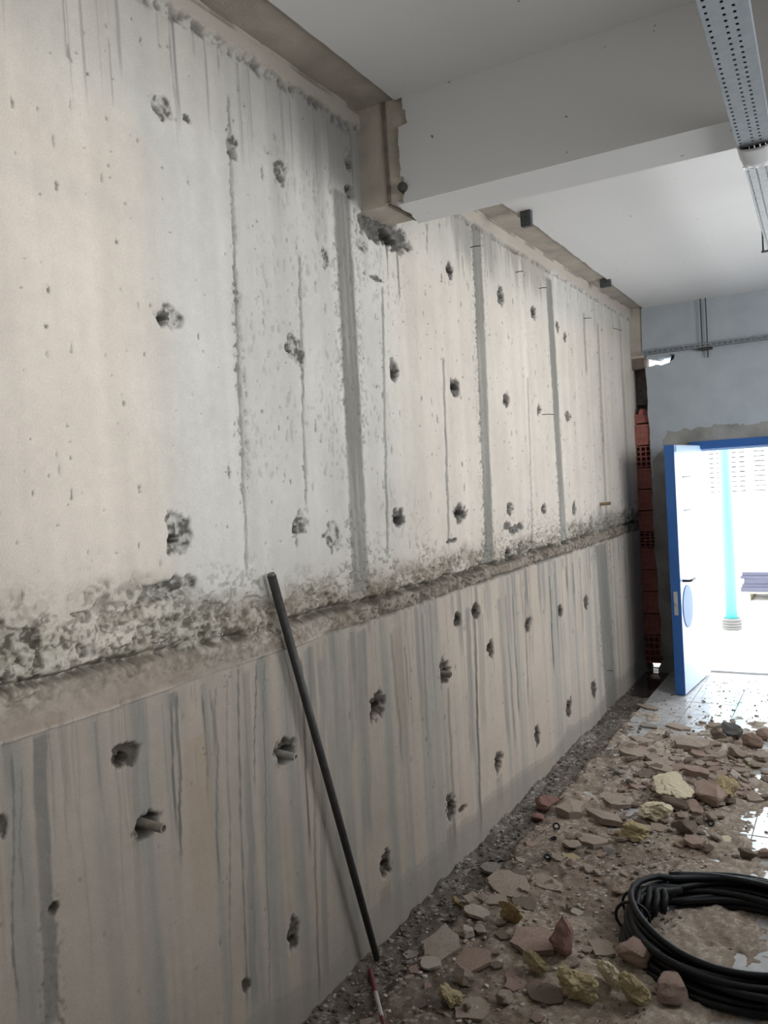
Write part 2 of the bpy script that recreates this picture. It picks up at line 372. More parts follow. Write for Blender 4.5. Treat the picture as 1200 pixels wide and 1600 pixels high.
    # --- chipped tie holes: (x, y, rx, ry, hole dx, hole dy, hole r px, depth)
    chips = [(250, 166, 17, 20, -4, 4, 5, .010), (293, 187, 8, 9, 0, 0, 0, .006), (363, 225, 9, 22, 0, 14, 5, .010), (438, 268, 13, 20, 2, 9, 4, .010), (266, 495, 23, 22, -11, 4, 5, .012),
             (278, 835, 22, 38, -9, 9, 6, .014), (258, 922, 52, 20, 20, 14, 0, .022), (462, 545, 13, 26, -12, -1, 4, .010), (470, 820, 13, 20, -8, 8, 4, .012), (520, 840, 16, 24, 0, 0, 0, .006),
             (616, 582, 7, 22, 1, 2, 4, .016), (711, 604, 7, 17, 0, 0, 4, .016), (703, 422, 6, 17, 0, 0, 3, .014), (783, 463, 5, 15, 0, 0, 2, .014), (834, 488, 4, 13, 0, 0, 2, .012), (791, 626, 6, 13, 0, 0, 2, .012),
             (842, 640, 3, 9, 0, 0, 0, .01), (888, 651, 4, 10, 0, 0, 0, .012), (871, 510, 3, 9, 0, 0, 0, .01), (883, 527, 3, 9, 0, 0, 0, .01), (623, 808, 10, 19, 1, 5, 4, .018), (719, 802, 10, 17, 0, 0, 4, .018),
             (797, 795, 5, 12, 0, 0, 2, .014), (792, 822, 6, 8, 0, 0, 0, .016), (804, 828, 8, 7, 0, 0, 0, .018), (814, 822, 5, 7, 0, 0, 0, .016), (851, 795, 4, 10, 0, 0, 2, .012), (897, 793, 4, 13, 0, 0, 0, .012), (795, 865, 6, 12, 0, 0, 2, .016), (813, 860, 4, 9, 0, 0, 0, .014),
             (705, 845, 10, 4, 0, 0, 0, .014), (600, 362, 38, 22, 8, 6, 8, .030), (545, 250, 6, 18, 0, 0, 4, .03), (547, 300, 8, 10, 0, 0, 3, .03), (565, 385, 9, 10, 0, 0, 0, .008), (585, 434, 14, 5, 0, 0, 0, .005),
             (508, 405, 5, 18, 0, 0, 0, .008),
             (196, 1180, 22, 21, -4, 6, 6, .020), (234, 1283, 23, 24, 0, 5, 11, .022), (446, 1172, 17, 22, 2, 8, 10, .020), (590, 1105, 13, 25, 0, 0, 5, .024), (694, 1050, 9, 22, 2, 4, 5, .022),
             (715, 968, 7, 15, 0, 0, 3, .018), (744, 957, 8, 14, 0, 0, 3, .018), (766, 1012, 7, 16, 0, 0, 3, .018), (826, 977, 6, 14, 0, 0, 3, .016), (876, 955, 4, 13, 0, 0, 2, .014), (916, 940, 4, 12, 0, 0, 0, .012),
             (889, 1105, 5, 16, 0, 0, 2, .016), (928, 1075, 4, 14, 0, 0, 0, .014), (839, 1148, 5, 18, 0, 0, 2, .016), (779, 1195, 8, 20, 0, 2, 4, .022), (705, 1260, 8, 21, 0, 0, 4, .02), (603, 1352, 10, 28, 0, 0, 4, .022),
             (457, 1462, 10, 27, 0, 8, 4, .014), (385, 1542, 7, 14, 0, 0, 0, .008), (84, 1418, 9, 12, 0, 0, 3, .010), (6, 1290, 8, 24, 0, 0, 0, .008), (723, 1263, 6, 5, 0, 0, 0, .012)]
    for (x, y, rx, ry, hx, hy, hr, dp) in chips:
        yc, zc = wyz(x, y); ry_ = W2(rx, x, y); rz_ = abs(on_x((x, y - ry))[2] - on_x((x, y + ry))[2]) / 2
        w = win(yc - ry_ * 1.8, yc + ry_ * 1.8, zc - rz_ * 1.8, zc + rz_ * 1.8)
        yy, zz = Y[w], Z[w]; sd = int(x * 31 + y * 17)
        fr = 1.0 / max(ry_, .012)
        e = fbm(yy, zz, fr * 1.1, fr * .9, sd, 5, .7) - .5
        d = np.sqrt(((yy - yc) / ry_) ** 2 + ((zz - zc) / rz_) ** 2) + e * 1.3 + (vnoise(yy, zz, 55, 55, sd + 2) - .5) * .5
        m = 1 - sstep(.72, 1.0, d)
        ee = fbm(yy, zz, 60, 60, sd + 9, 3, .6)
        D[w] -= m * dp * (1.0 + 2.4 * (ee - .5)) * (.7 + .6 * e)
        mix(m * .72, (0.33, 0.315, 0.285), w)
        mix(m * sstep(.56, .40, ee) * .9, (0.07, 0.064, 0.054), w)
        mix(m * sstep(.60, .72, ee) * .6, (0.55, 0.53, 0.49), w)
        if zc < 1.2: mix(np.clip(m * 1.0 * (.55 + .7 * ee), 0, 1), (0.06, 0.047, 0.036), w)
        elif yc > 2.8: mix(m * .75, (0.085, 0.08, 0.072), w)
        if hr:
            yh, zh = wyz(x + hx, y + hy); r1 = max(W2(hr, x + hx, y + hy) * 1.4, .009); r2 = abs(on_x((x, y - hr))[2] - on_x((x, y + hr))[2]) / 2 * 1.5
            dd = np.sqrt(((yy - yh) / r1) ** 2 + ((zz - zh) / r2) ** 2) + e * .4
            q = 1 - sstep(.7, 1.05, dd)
            D[w] -= q * .06; mix(q, (0.02, 0.018, 0.016), w)  # shade of the deep hole, painted near-black into the colour
    # --- bug holes and nicks
    for i in range(1700):
        yy = 0.7 + 6.0 * rs.random() ** 1.25; zz0 = rs.uniform(.1, 3.05)
        big = rs.random() < .16; a = rs.uniform(.0022, .0038) * (1.5 if big else 1) * (1 + .16 * max(0, yy - 1.5)); b = a * rs.choice([.5, .8, 1, 1, 1.8, 3.5])
        if zz0 < 1.2 and rs.random() < .6: continue
        w = win(yy - a * 2, yy + a * 2, zz0 - b * 2, zz0 + b * 2)
        d = np.sqrt(((Y[w] - yy) / a) ** 2 + ((Z[w] - zz0) / b) ** 2)
        d = d + 1.2 * (vnoise(Y[w], Z[w], 150, 150, i + 5) - .5); m = 1 - sstep(.5, 1.3, d); D[w] -= m * .003; mix(m * rs.uniform(.5, 1.0), (0.17, 0.158, 0.135), w)
    # scraped texture on the middle panel and the seams (scattered nicks)
    nick = sstep(.66, .74, fbm(Y, Z, 85, 36, 131, 2)) * sstep(1.95, 2.1, Y) * (1 - sstep(3.0, 3.3, Y)) * sstep(1.45, 1.6, Z) * (1 - sstep(2.8, 3.0, Z)) * sstep(.45, .58, fbm(Y, Z, 3, 3, 135, 3))
    mix(nick * .35, (0.23, 0.225, 0.205)); D -= nick * .003
    # damp foot of the wall with a tide line
    zt = 0.10 + 0.16 * (fbm(Y, Y * 0, 2.2, 1, 141, 3) - .35) + .04 * (n2 - .5)
    damp = 1 - sstep(zt - .03, zt + .01, Z); mix(damp * .55, (0.22, 0.20, 0.18))
    tl = np.exp(-((Z - zt) / .008) ** 2); mix(tl * .3, (0.19, 0.175, 0.155))
    # --- ledge at the top (slab edge, proud and paler)
    zled = np.where(Y < (BEAM0 + BEAM1) / 2, 3.128, 3.035) + (fbm(Y, Y * 0, 22, 1, 151, 4) - .5) * .022
    led = sstep(zled - .004, zled + .006, Z)
    mix(led * .75, (0.47, 0.415, 0.355)); D += led * .012
    cr = np.exp(-((Z - zled + .010) / (.008 + .016 * n2 * (Y < 2.9))) ** 2) * sstep(.45, .62, fbm(Y, Z, 45, 45, 155, 3, .7)); D -= cr * .016; mix(cr * .85, (0.11, 0.105, 0.098))
    cr = np.exp(-((Z - np.where(Y < 2.9, CEIL1, CEIL2) + .006) / .008) ** 2) * sstep(.42, .6, fbm(Y, Z, 9, 30, 158, 3)); mix(cr * .7, (0.18, 0.155, 0.13)); D -= cr * .008
    C = np.clip(C, .02, .9)
    co = np.empty((ny * nz, 3)); co[:, 0] = D.ravel(); co[:, 1] = Y.ravel(); co[:, 2] = Z.ravel()
    idx = np.arange(ny * nz).reshape(ny, nz)
    q = np.stack([idx[:-1, :-1], idx[1:, :-1], idx[1:, 1:], idx[:-1, 1:]], -1).reshape(-1, 4)
    # solid backing of the wall, joined on behind the worked face
    bx = np.array([(-.30, -5, -.12), (-.10, -5, -.12), (-.10, WY + .3, -.12), (-.30, WY + .3, -.12), (-.30, -5, 3.3), (-.10, -5, 3.3), (-.10, WY + .3, 3.3), (-.30, WY + .3, 3.3)])
    bf = np.array([(0, 3, 2, 1), (4, 5, 6, 7), (0, 1, 5, 4), (1, 2, 6, 5), (2, 3, 7, 6), (3, 0, 4, 7)]) + ny * nz
    co = np.vstack([co, bx]); q = np.vstack([q, bf])
    me = bpy.data.meshes.new('wall_left')
    me.vertices.add(len(co)); me.vertices.foreach_set('co', co.ravel())
    me.loops.add(q.size); me.loops.foreach_set('vertex_index', q.ravel().astype(np.int32))
    me.polygons.add(len(q)); me.polygons.foreach_set('loop_start', np.arange(0, q.size, 4, dtype=np.int32))
    me.update(calc_edges=True); me.validate()
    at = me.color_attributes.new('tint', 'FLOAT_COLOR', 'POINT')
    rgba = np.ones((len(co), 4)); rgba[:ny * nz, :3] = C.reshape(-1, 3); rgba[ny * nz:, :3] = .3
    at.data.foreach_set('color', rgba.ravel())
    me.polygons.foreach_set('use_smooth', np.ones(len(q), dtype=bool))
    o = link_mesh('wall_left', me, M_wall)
    tag(o, 'bare stained concrete wall with chipped tie holes and a rough horizontal joint', 'wall', kind='structure')
    return o
wall = build_left_wall()

# ------------------------------------------------------------------ ceiling, beam and their plaster
def jag(n, amp, seed, oct=3):
    rr = np.random.RandomState(seed); x = np.linspace(0, 1, n); s = np.zeros(n)
    for o in range(oct):
        k = 6 * 3 ** o; s += np.interp(x, np.linspace(0, 1, k + 1), rr.rand(k + 1) - .5) * amp * .6 ** o
    return s
mb = MB()
mb.box(-.3, RX + .25, -5.2, (BEAM0 + BEAM1) / 2, CEIL1, 3.5); mb.box(-.3, RX + .25, (BEAM0 + BEAM1) / 2, WY + .3, CEIL2, 3.5)
ceil = tag(mb.build('ceiling', M_ceilconc), 'concrete ceiling slab, bare along the wall and white plaster beyond', 'ceiling', kind='structure')
def plaster(y0, y1, z, x_of, n, seed, parent, dz=.012, amp=.02):
    ys = np.linspace(y0, y1, n); xs = np.array([x_of(y) for y in ys]) + jag(n, amp, seed, 4)
    v = []; f = []
    for y, x in zip(ys, xs): v += [(x, y, z - dz), (RX, y, z - dz), (x - .003, y, z + .001)]
    for i in range(n - 1):
        a = 3 * i; b = a + 3
        f += [(a, b, b + 1, a + 1), (a, a + 2, b + 2, b)]
    return from_py('ceiling_plaster', v, f, M_white, parent)
plaster(-5, BEAM0, CEIL1, lambda y: .19 - .005 * (y - 2) if y > 0 else .19, 420, 3, ceil)
plaster(BEAM1, WY, CEIL2, lambda y: .16 - .02 * max(0, y - 5.2), 300, 4, ceil, amp=.018)
# dark seam of mortar left along the ragged plaster edge is part of the plaster's broken edge
mb = MB(); e = .014
mb.box(-.05, RX, BEAM0 + e, BEAM1 - e, BEAMZ + e, 3.3)
M_beamconc = mat('bare_beam_concrete', (0.62, 0.555, 0.47, 1), 0.9, var=0.22, scale=9, bump=0.35, bscale=90)
beam = tag(mb.build('ceiling_beam', M_beamconc), 'white plastered concrete beam crossing the ceiling, its end by the wall stripped bare', 'beam', kind='structure')
def beam_plaster():
    per = []
    zt1, zt2 = CEIL1 + .01, CEIL2 + .01
    for i in range(60): per.append((BEAM0, zt1 + (BEAMZ - zt1) * i / 59))
    for i in range(1, 40): per.append((BEAM0 + (BEAM1 - BEAM0) * i / 39, BEAMZ))
    for i in range(1, 40): per.append((BEAM1, BEAMZ + (zt2 - BEAMZ) * i / 39))
    n = len(per); j = jag(n, .035, 8, 4); v = []; f = []
    cy = (BEAM0 + BEAM1) / 2
    for i, (y, z) in enumerate(per):
        x = (.20 if i < 10 else .215 if i < 18 else .175 if i < 45 else .19 if i < 60 else .165 - .0006 * (i - 60)) + j[i] * .6
        yi = y + (e * 1.1 if y <= BEAM0 else (-e * 1.1 if y >= BEAM1 else 0)); zi = max(z, BEAMZ + e * 1.1) if y in (BEAM0, BEAM1) else BEAMZ + e * 1.1
        v += [(x, y, z), (RX, y, z), (x - .004, yi, zi)]
    for i in range(n - 1):
        a = 3 * i; b = a + 3; f += [(a, b, b + 1, a + 1), (a, a + 2, b + 2, b)]
    return from_py('plaster', v, f, M_white, beam)
beam_plaster()
# a raised formwork seam down the bare end of the beam
mb = MB(); mb.box(.118, .132, BEAM0 + e - .006, BEAM0 + e + .004, BEAMZ + .02, CEIL1); mb.build('formwork_seam', mat('seam_concrete', (0.26, 0.215, 0.18, 1), .95, var=.3, scale=40, bump=.4), beam)
mb = MB(); mb.box(.118, .134, BEAM0 + e, BEAM1 - e, BEAMZ + e - .005, BEAMZ + e + .003); mb.build('formwork_seam', bpy.data.materials['seam_concrete'], beam)

# ------------------------------------------------------------------ far wall with brick reveal, holes and door opening
def far_paint():
    m = bpy.data.materials.new('blue_grey_paint_over_cement'); m.use_nodes = True
    nt = m.node_tree; b = nt.nodes['Principled BSDF']; b.inputs['Roughness'].default_value = .8
    L = nt.links.new; N = nt.nodes.new
    tc = N('ShaderNodeTexCoord'); sx = N('ShaderNodeSeparateXYZ'); L(tc.outputs['Object'], sx.inputs[0])
    n = N('ShaderNodeTexNoise'); n.inputs['Scale'].default_value = 9; n.inputs['Detail'].default_value = 5; L(tc.outputs['Object'], n.inputs['Vector'])
    def math_(op, a, bb):
        q = N('ShaderNodeMath'); q.operation = op
        for i, s in enumerate((a, bb)):
            if isinstance(s, (int, float)): q.inputs[i].default_value = s
            else: L(s, q.inputs[i])
        return q.outputs[0]
    wob = math_('MULTIPLY', math_('SUBTRACT', n.outputs['Fac'], .5), .16)
    low = math_('LESS_THAN', math_('ADD', sx.outputs['Z'], wob), 2.06)
    lx = math_('SUBTRACT', math_('ADD', sx.outputs['X'], wob), math_('MULTIPLY', math_('SUBTRACT', sx.outputs['Z'], 1.70), .42))
    side = math_('GREATER_THAN', lx, .125)
    near = math_('LESS_THAN', sx.outputs['X'], 1.75)
    fac = math_('MULTIPLY', math_('MULTIPLY', low, side), near)
    n2 = N('ShaderNodeTexNoise'); n2.inputs['Scale'].default_value = 5; n2.inputs['Detail'].default_value = 6; L(tc.outputs['Object'], n2.inputs['Vector'])
    r1 = N('ShaderNodeValToRGB'); r1.color_ramp.elements[0].color = (0.355, 0.39, 0.425, 1); r1.color_ramp.elements[1].color = (0.42, 0.455, 0.49, 1)
    r2 = N('ShaderNodeValToRGB'); r2.color_ramp.elements[0].color = (0.20, 0.20, 0.185, 1); r2.color_ramp.elements[1].color = (0.36, 0.355, 0.335, 1)
    for r in (r1, r2): r.color_ramp.elements[0].position = .3; r.color_ramp.elements[1].position = .7; L(n2.outputs['Fac'], r.inputs[0])
    mx = N('ShaderNodeMix'); mx.data_type = 'RGBA'; L(fac, mx.inputs['Factor']); L(r1.outputs[0], mx.inputs['A']); L(r2.outputs[0], mx.inputs['B'])
    L(mx.outputs['Result'], b.inputs['Base Color'])
    bp = N('ShaderNodeBump'); bp.inputs['Strength'].default_value = .25; bp.inputs['Distance'].default_value = .01
    n3 = N('ShaderNodeTexNoise'); n3.inputs['Scale'].default_value = 50; L(tc.outputs['Object'], n3.inputs['Vector']); L(n3.outputs['Fac'], bp.inputs['Height']); L(bp.outputs['Normal'], b.inputs['Normal'])
    return m
M_far = far_paint()
DX0, DX1, DZ = 0.455, 1.42, 1.935                 # door opening
WT = .24
zz = np.linspace(0, 2.66, 70); jx = jag(70, .03, 17, 4)
edge = []
for z, j in zip(zz, jx):
    if 0.12 < z < 2.60: edge.append((.118 + .025 * (1 - z / 2.4) + j * .7, z))
outline = [(RX, 0), (RX, CEIL2), (.107, CEIL2), (.103, 2.70)]
hole_hi = [(.088, 2.655), (.10, 2.68), (.16, 2.685), (.21, 2.675), (.26, 2.69), (.33, 2.695), (.37, 2.675), (.355, 2.635), (.31, 2.612), (.25, 2.598), (.20, 2.612), (.17, 2.607), (.12, 2.60), (.095, 2.62)]
outline = [(RX, -.1), (RX, CEIL2), (.107, CEIL2), (.100, 2.74)] + [(.128, 2.70), (.135, 2.680)] + [(.18, 2.672), (.21, 2.66), (.25, 2.683), (.27, 2.676), (.33, 2.692), (.362, 2.68), (.352, 2.645), (.31, 2.622), (.25, 2.608), (.205, 2.622), (.185, 2.612), (.12, 2.606)]
outline += [p for p in edge[::-1]] + [(.150, .11), (.118, .05), (.105, .02), (.11, -.1), (DX0, -.1), (DX0, DZ), (DX1, DZ), (DX1, -.1)]
back = slab_with_holes([outline], WY, WY + WT, 'y', 'wall_back', M_far)
tag(back, 'blue-grey painted end wall with grey cement patching round the door', 'wall', kind='structure')
# bare concrete at its left end: beam end and column stub above the bricks
mb = MB(); mb.box(-.02, .112, WY + .012, WY + WT, 2.69, CEIL2 + .02); mb.build('beam_end', M_ceilconc, back)
mb = MB(); mb.box(-.02, .105, WY + .03, WY + WT, 2.60, 2.69); mb.build('lintel_stub', mat('dirty_brown_concrete', (0.20, 0.15, 0.125, 1), .95, var=.3, scale=20, bump=.4), back)
mb = MB(); mb.box(-.02, .13, WY + .15, WY + WT, 2.30, 2.60); mb.build('mortar_filling', M_mortar, back)
mb = MB(); mb.box(-.02, .17, WY + .19, WY + WT, .055, 2.36); mb.build('mortar_filling', M_mortar, back)
def brick_mesh(hollow, w=.145, h=.183, d=.17):
    m = MB()
    if not hollow: m.box(0, w, 0, d, 0, h)
    else:
        nx, nz = (3, 4); t = .011
        cw = (w - t) / nx; ch = (h - t) / nz
        for i in range(nx + 1): m.box(i * cw, i * cw + t, 0, d, 0, h)
        for k in range(nz + 1): m.box(0, w, .001, d, k * ch, k * ch + t)
        m.box(0, w, .05, d, 0, h)
    me = bpy.data.meshes.new('brick'); me.from_pydata(m.v, [], m.f); me.update(); me.materials.append(M_brick); return me
BM = {k: brick_mesh(k) for k in (False, True)}
rs = random.Random(3)
z = .062; kinds = [True, False, False, False, False, True, False, False, False, True, False]
hs = [.248, .19, .19, .19, .19, .135, .185, .185, .185, .190, .185]
for i, (hk, h) in enumerate(zip(kinds, hs)):
    o = bpy.data.objects.new('brick', BM[hk]); COL.objects.link(o); o.parent = back
    o.location = (-.012 + rs.uniform(-.004, .004), WY + .022 + rs.uniform(-.006, .010), z); o.scale = (1, 1, (h - .009) / .183)
    z += h
# broken brick on top
mb = MB(); mb.prism([(0, 0), (.13, 0), (.13, .14), (0, .14)], 0, .055); o = mb.build('brick', M_brick, back); o.location = (-.01, WY + .03, z + .004)
o.data.vertices[4].co.z += .03; o.data.vertices[7].co.z -= .02
mb = MB(); mb.prism([(0, 0), (.07, .01), (.06, .1), (.01, .12)], 0, .06); o = mb.build('brick', M_brick, back); o.location = (.03, WY + .03, z + .066); o.rotation_euler = (.2, .3, .2)

for (x0_, x1_, z1_, sd_) in ((-.03, .035, .06, 1), (.085, .17, .035, 2), (.30, .375, 2.69, 3)):  # last lump is added to darken the upper hole's right end
    bm = bmesh.new(); bmesh.ops.create_icosphere(bm, subdivisions=3, radius=.5)
    for v_ in bm.verts: v_.co *= 1 + .35 * mnoise.noise(v_.co * 4 + Vector((sd_ * 7, 0, 0)))
    me = bpy.data.meshes.new('mortar_lump'); bm.to_mesh(me); bm.free(); o = link_mesh('mortar_lump', me, M_mortar, back)
    hz_ = .14 if z1_ < 1 else .10
    o.scale = (x1_ - x0_, .16, hz_); o.location = ((x0_ + x1_) / 2, WY + .12, z1_ - hz_ / 2)
# the rest of the room, out of view: right wall with high windows, wall behind the camera
wl = [[(-5.0, -.1), (WY + WT, -.1), (WY + WT, 3.3), (-5.0, 3.3)]] + [[(y - w / 2, zc - h / 2), (y + w / 2, zc - h / 2), (y + w / 2, zc + h / 2), (y - w / 2, zc + h / 2)] for y, zc, w, h in WINDOWS]
M_pane = mat('dusty_frosted_glass', (.6, .62, .64, 1), .5)
M_rwall = mat('off_white_wall_paint', (0.55, 0.56, 0.57, 1), .85, var=.05, scale=3)
tag(slab_with_holes(wl, RX, RX + .22, 'x', 'wall_right', M_rwall), 'painted wall with a row of high windows opposite the bare concrete', 'wall', kind='structure')
for i, (y, zc, w, h) in enumerate(WINDOWS):
    mb = MB(); x0, x1 = RX + .10, RX + .15
    for a, b_, c_, d2 in [(y - w / 2, y - w / 2 + .05, zc - h / 2, zc + h / 2), (y + w / 2 - .05, y + w / 2, zc - h / 2, zc + h / 2), (y - w / 2, y + w / 2, zc - h / 2, zc - h / 2 + .05), (y - w / 2, y + w / 2, zc + h / 2 - .05, zc + h / 2), (y - .025, y + .025, zc - h / 2, zc + h / 2)]:
        mb.box(x0, x1, a, b_, c_, d2)
    wo = tag(mb.build('window_%d' % (i + 1), M_white), 'white framed high window in the right hand wall', 'window', 'high windows', 'structure')
    mb = MB(); mb.box(RX + .115, RX + .13, y - w / 2 + .03, y + w / 2 - .03, zc - h / 2 + .03, zc + h / 2 - .03); mb.build('frosted_pane', M_pane, wo)  # opaque pane added to keep sky light out of the room
mb = MB(); mb.box(-.3, RX + .22, -5.2, -5.0, -.1, 3.3)
tag(mb.build('wall_front', M_rwall), 'plain painted wall behind the viewer', 'wall', kind='structure')

# ------------------------------------------------------------------ floor: slab, tiles, mud
M_slab = mat('screed', (0.20, 0.18, 0.16, 1), .8, var=.3, scale=5, bump=.4)
M_tile = mat('pale_glazed_tile', (0.56, 0.56, 0.56, 1), .2, var=.30, scale=14, bump=.08, bscale=25, detail=10)
mb = MB(); mb.box(-.15, RX + .2, -5.1, WY + .02, -.16, -.030); mb.box(-.15, RX + .2, WY + .02, WY + WT + .02, -.16, -.035)
floor = tag(mb.build('floor', M_slab), 'pale tiled floor under mud and demolition rubble', 'floor', kind='structure')
TS = .3155
mb = MB(); mb.prism([(-.1557, -.1557), (.1557, -.1557), (.1557, .1557), (-.1557, .1557)], -.03, 0)
t0 = mb.build('tile', M_tile, floor, bevel=.0012)
first = True
for ix in range(-3, 7):
    for iy in range(-10, 10):
        x = 1.152 + (ix + .5) * TS; y = 4.10 + (iy + .5) * TS
        if x - TS / 2 < .19 or y + TS / 2 > WY + .1: continue
        o = t0 if first else t0.copy()
        if not first: COL.objects.link(o); o.parent = floor
        first = False
        o.location = (x, y, random.Random(ix * 50 + iy).uniform(-.0012, .0008))

def build_mud():
    xs = np.concatenate([np.arange(-.012, 1.3, .0085), np.arange(1.3, 2.4, .03)])
    ys = [1.2]
    while ys[-1] < WY - .01: ys.append(ys[-1] + .0055 + .0014 * ys[-1])
    ys = np.array(ys); X, Y = np.meshgrid(xs, ys, indexing='ij')
    n1 = fbm(X, Y, 1.6, 1.3, 201, 4); n2 = fbm(X, Y, 9, 9, 211, 4); n3 = fbm(X, Y, 45, 45, 221, 3); n4 = fbm(X, Y, 110, 110, 231, 2)
    # how much spoil lies where: thick along the left, thin to bare on the right and by the door
    cov = .80 - 2.6 * np.clip(X - .93 - .03 * (Y - 3), 0, 2) - .30 * sstep(4.9, 5.7, Y) - .38 * sstep(5.6, 6.3, Y)
    cov = cov + .22 * np.exp(-((X - .9) / .35) ** 2 - ((Y - 4.75) / .55) ** 2) + .5 * (1 - sstep(3.3, 4.2, Y)) * (1 - sstep(.9, 1.1, X)) + .5 * np.exp(-((X - 1.15) / .4) ** 2 - ((Y - 3.1) / .5) ** 2)
    amt = cov + (n1 - .5) * .9 + (n2 - .5) * .7
    hgt = -.012 + .030 * np.clip(amt, -.3, 1.0) + (n2 - .5) * .034 * sstep(-.1, .4, amt) + (n3 - .5) * .018 * sstep(.0, .4, amt) + (n4 - .5) * .004
    hgt = np.where(amt < .05, np.minimum(hgt, -.004 + .006 * sstep(.60, .70, n3)), hgt)
    # the slot where the old wall stood: lower, wet gravel
    slot = 1 - sstep(.17, .205, X + (n2 - .5) * .05)
    slot *= sstep(2.2, 3.2, Y) * .55 + .45
    hgt = hgt * (1 - slot) + slot * (-.018 + .02 * (n2 - .5) + .014 * (n3 - .5) + .03 * (1 - sstep(.0, .07, X)) * n2)
    corner = sstep(6.1, 6.6, Y) * (1 - sstep(.42, .5, X)); hgt = hgt * (1 - corner) + corner * (-.012 + .010 * (n2 - .5) + .006 * (n3 - .5))
    C = np.zeros(X.shape + (3,))
    base = np.array([0.20, 0.155, 0.118]); pale = np.array([0.38, 0.315, 0.25]); wet = np.array([0.085, 0.068, 0.054]); gravel = np.array([0.115, 0.10, 0.088])
    k = np.clip(.15 + (n1 - .5) * 1.6 + (n2 - .5) * 1.2 + .5 * sstep(4.0, 5.5, Y), 0, 1)[..., None]
    C[:] = base * (1 - k) + pale * k
    C *= (1 + (n3 - .5)[..., None] * .6 + (n4 - .5)[..., None] * .4)
    ks = (slot * .85)[..., None]; C = C * (1 - ks) + ks * (gravel * (1 + 1.2 * (n3 - .5)[..., None] + .9 * (n4 - .5)[..., None]))
    wt = np.clip(sstep(.52, .66, fbm(X, Y, 4, 3, 241, 3)) * (1 - sstep(.3, .6, X)) * sstep(1.2, 2.4, Y) + slot * .35 + corner * .8, 0, 1)
    wt = np.clip(wt + .75 * (1 - sstep(.16, .48, X + .25 * (n1 - .5))) * (1 - sstep(3.0, 3.9, Y)), 0, 1)
    C = C * (1 - .62 * wt[..., None]) + .62 * wt[..., None] * wet
    fleck = (n4 > .70) & (n2 > .45); C[fleck] = C[fleck] * .4 + np.array([.48, .45, .41]) * .6
    # shallow water in the far left corner
    pud = corner * sstep(.45, .55, fbm(X, Y, 3, 3, 251, 2) + .1); 
    co = np.stack([X, Y, hgt], -1).reshape(-1, 3)
    nx, ny = X.shape; idx = np.arange(nx * ny).reshape(nx, ny)
    q = np.stack([idx[:-1, :-1], idx[1:, :-1], idx[1:, 1:], idx[:-1, 1:]], -1).reshape(-1, 4)
    me = bpy.data.meshes.new('mud')
    me.vertices.add(len(co)); me.vertices.foreach_set('co', co.ravel())
    me.loops.add(q.size); me.loops.foreach_set('vertex_index', q.ravel().astype(np.int32))
    me.polygons.add(len(q)); me.polygons.foreach_set('loop_start', np.arange(0, q.size, 4, dtype=np.int32)); me.update(calc_edges=True)
    at = me.color_attributes.new('tint', 'FLOAT_COLOR', 'POINT'); rgba = np.ones((len(co), 4)); rgba[:, :3] = np.clip(C, .01, .8).reshape(-1, 3); at.data.foreach_set('color', rgba.ravel())
    aw = me.attributes.new('wet', 'FLOAT', 'POINT'); aw.data.foreach_set('value', np.clip(wt * .75 + .12, 0, 1).ravel())
    me.polygons.foreach_set('use_smooth', np.ones(len(q), dtype=bool))
    o = link_mesh('mud', me, vcol_mat('mud_and_grit', .92, .25, 140, .5, 160, True))
    tag(o, 'brown mud and grit spread over the tiles beside the concrete wall', 'mud', kind='stuff')
    def h_at(x, y):
        i = min(max(np.searchsorted(xs, x), 0), nx - 1); j = min(max(np.searchsorted(ys, y), 0), ny - 1); return float(max(hgt[i, j], 0.0 if x > .2 else -.03))
    return o, h_at
mud, ground = build_mud()
# standing water in the far left corner
pw = [(.02, 6.42), (.16, 6.36), (.30, 6.46), (.36, 6.62), (.35, 6.9), (.37, 7.12), (.30, 7.19), (.02, 7.19), (-.0, 6.8)]
mb = MB(); mb.prism(pw, -.02, -.0075)
M_water = mat('muddy_water', (0.035, 0.03, 0.026, 1), .06, spec=.6)
tag(mb.build('puddle', M_water), 'shallow dark puddle in the corner behind the blue door', 'puddle')

# ------------------------------------------------------------------ door
door = empty('door_1', (DX0, WY, 0)); tag(door, 'open blue metal door with a pale inner face in the end wall', 'door', kind='structure')
def dpart(mb, name, m, parent=door, **k):
    o = mb.build(name, m, parent, **k); o.matrix_parent_inverse = Matrix.Translation((-DX0, -WY, 0)) if parent is door else Matrix.Identity(4); return o
mb = MB(); mb.box(DX0 - .01, DX1 + .01, WY - .025, WY + .10, DZ - .055, DZ + .01); dpart(mb, 'frame_head', M_blue, bevel=.003)
mb = MB(); mb.box(DX0 - .01, DX0 + .025, WY - .004, WY + .07, -.03, DZ - .055); dpart(mb, 'frame_jamb', M_blue, bevel=.003)
mb = MB(); mb.box(DX1 - .045, DX1 + .01, WY - .012, WY + .10, -.03, DZ - .055); dpart(mb, 'frame_jamb', M_blue, bevel=.003)
mb = MB(); mb.box(DX0 + .05, DX1 - .05, WY + .02, WY + .07, DZ - .075, DZ - .056); dpart(mb, 'frame_rebate', M_leaf)
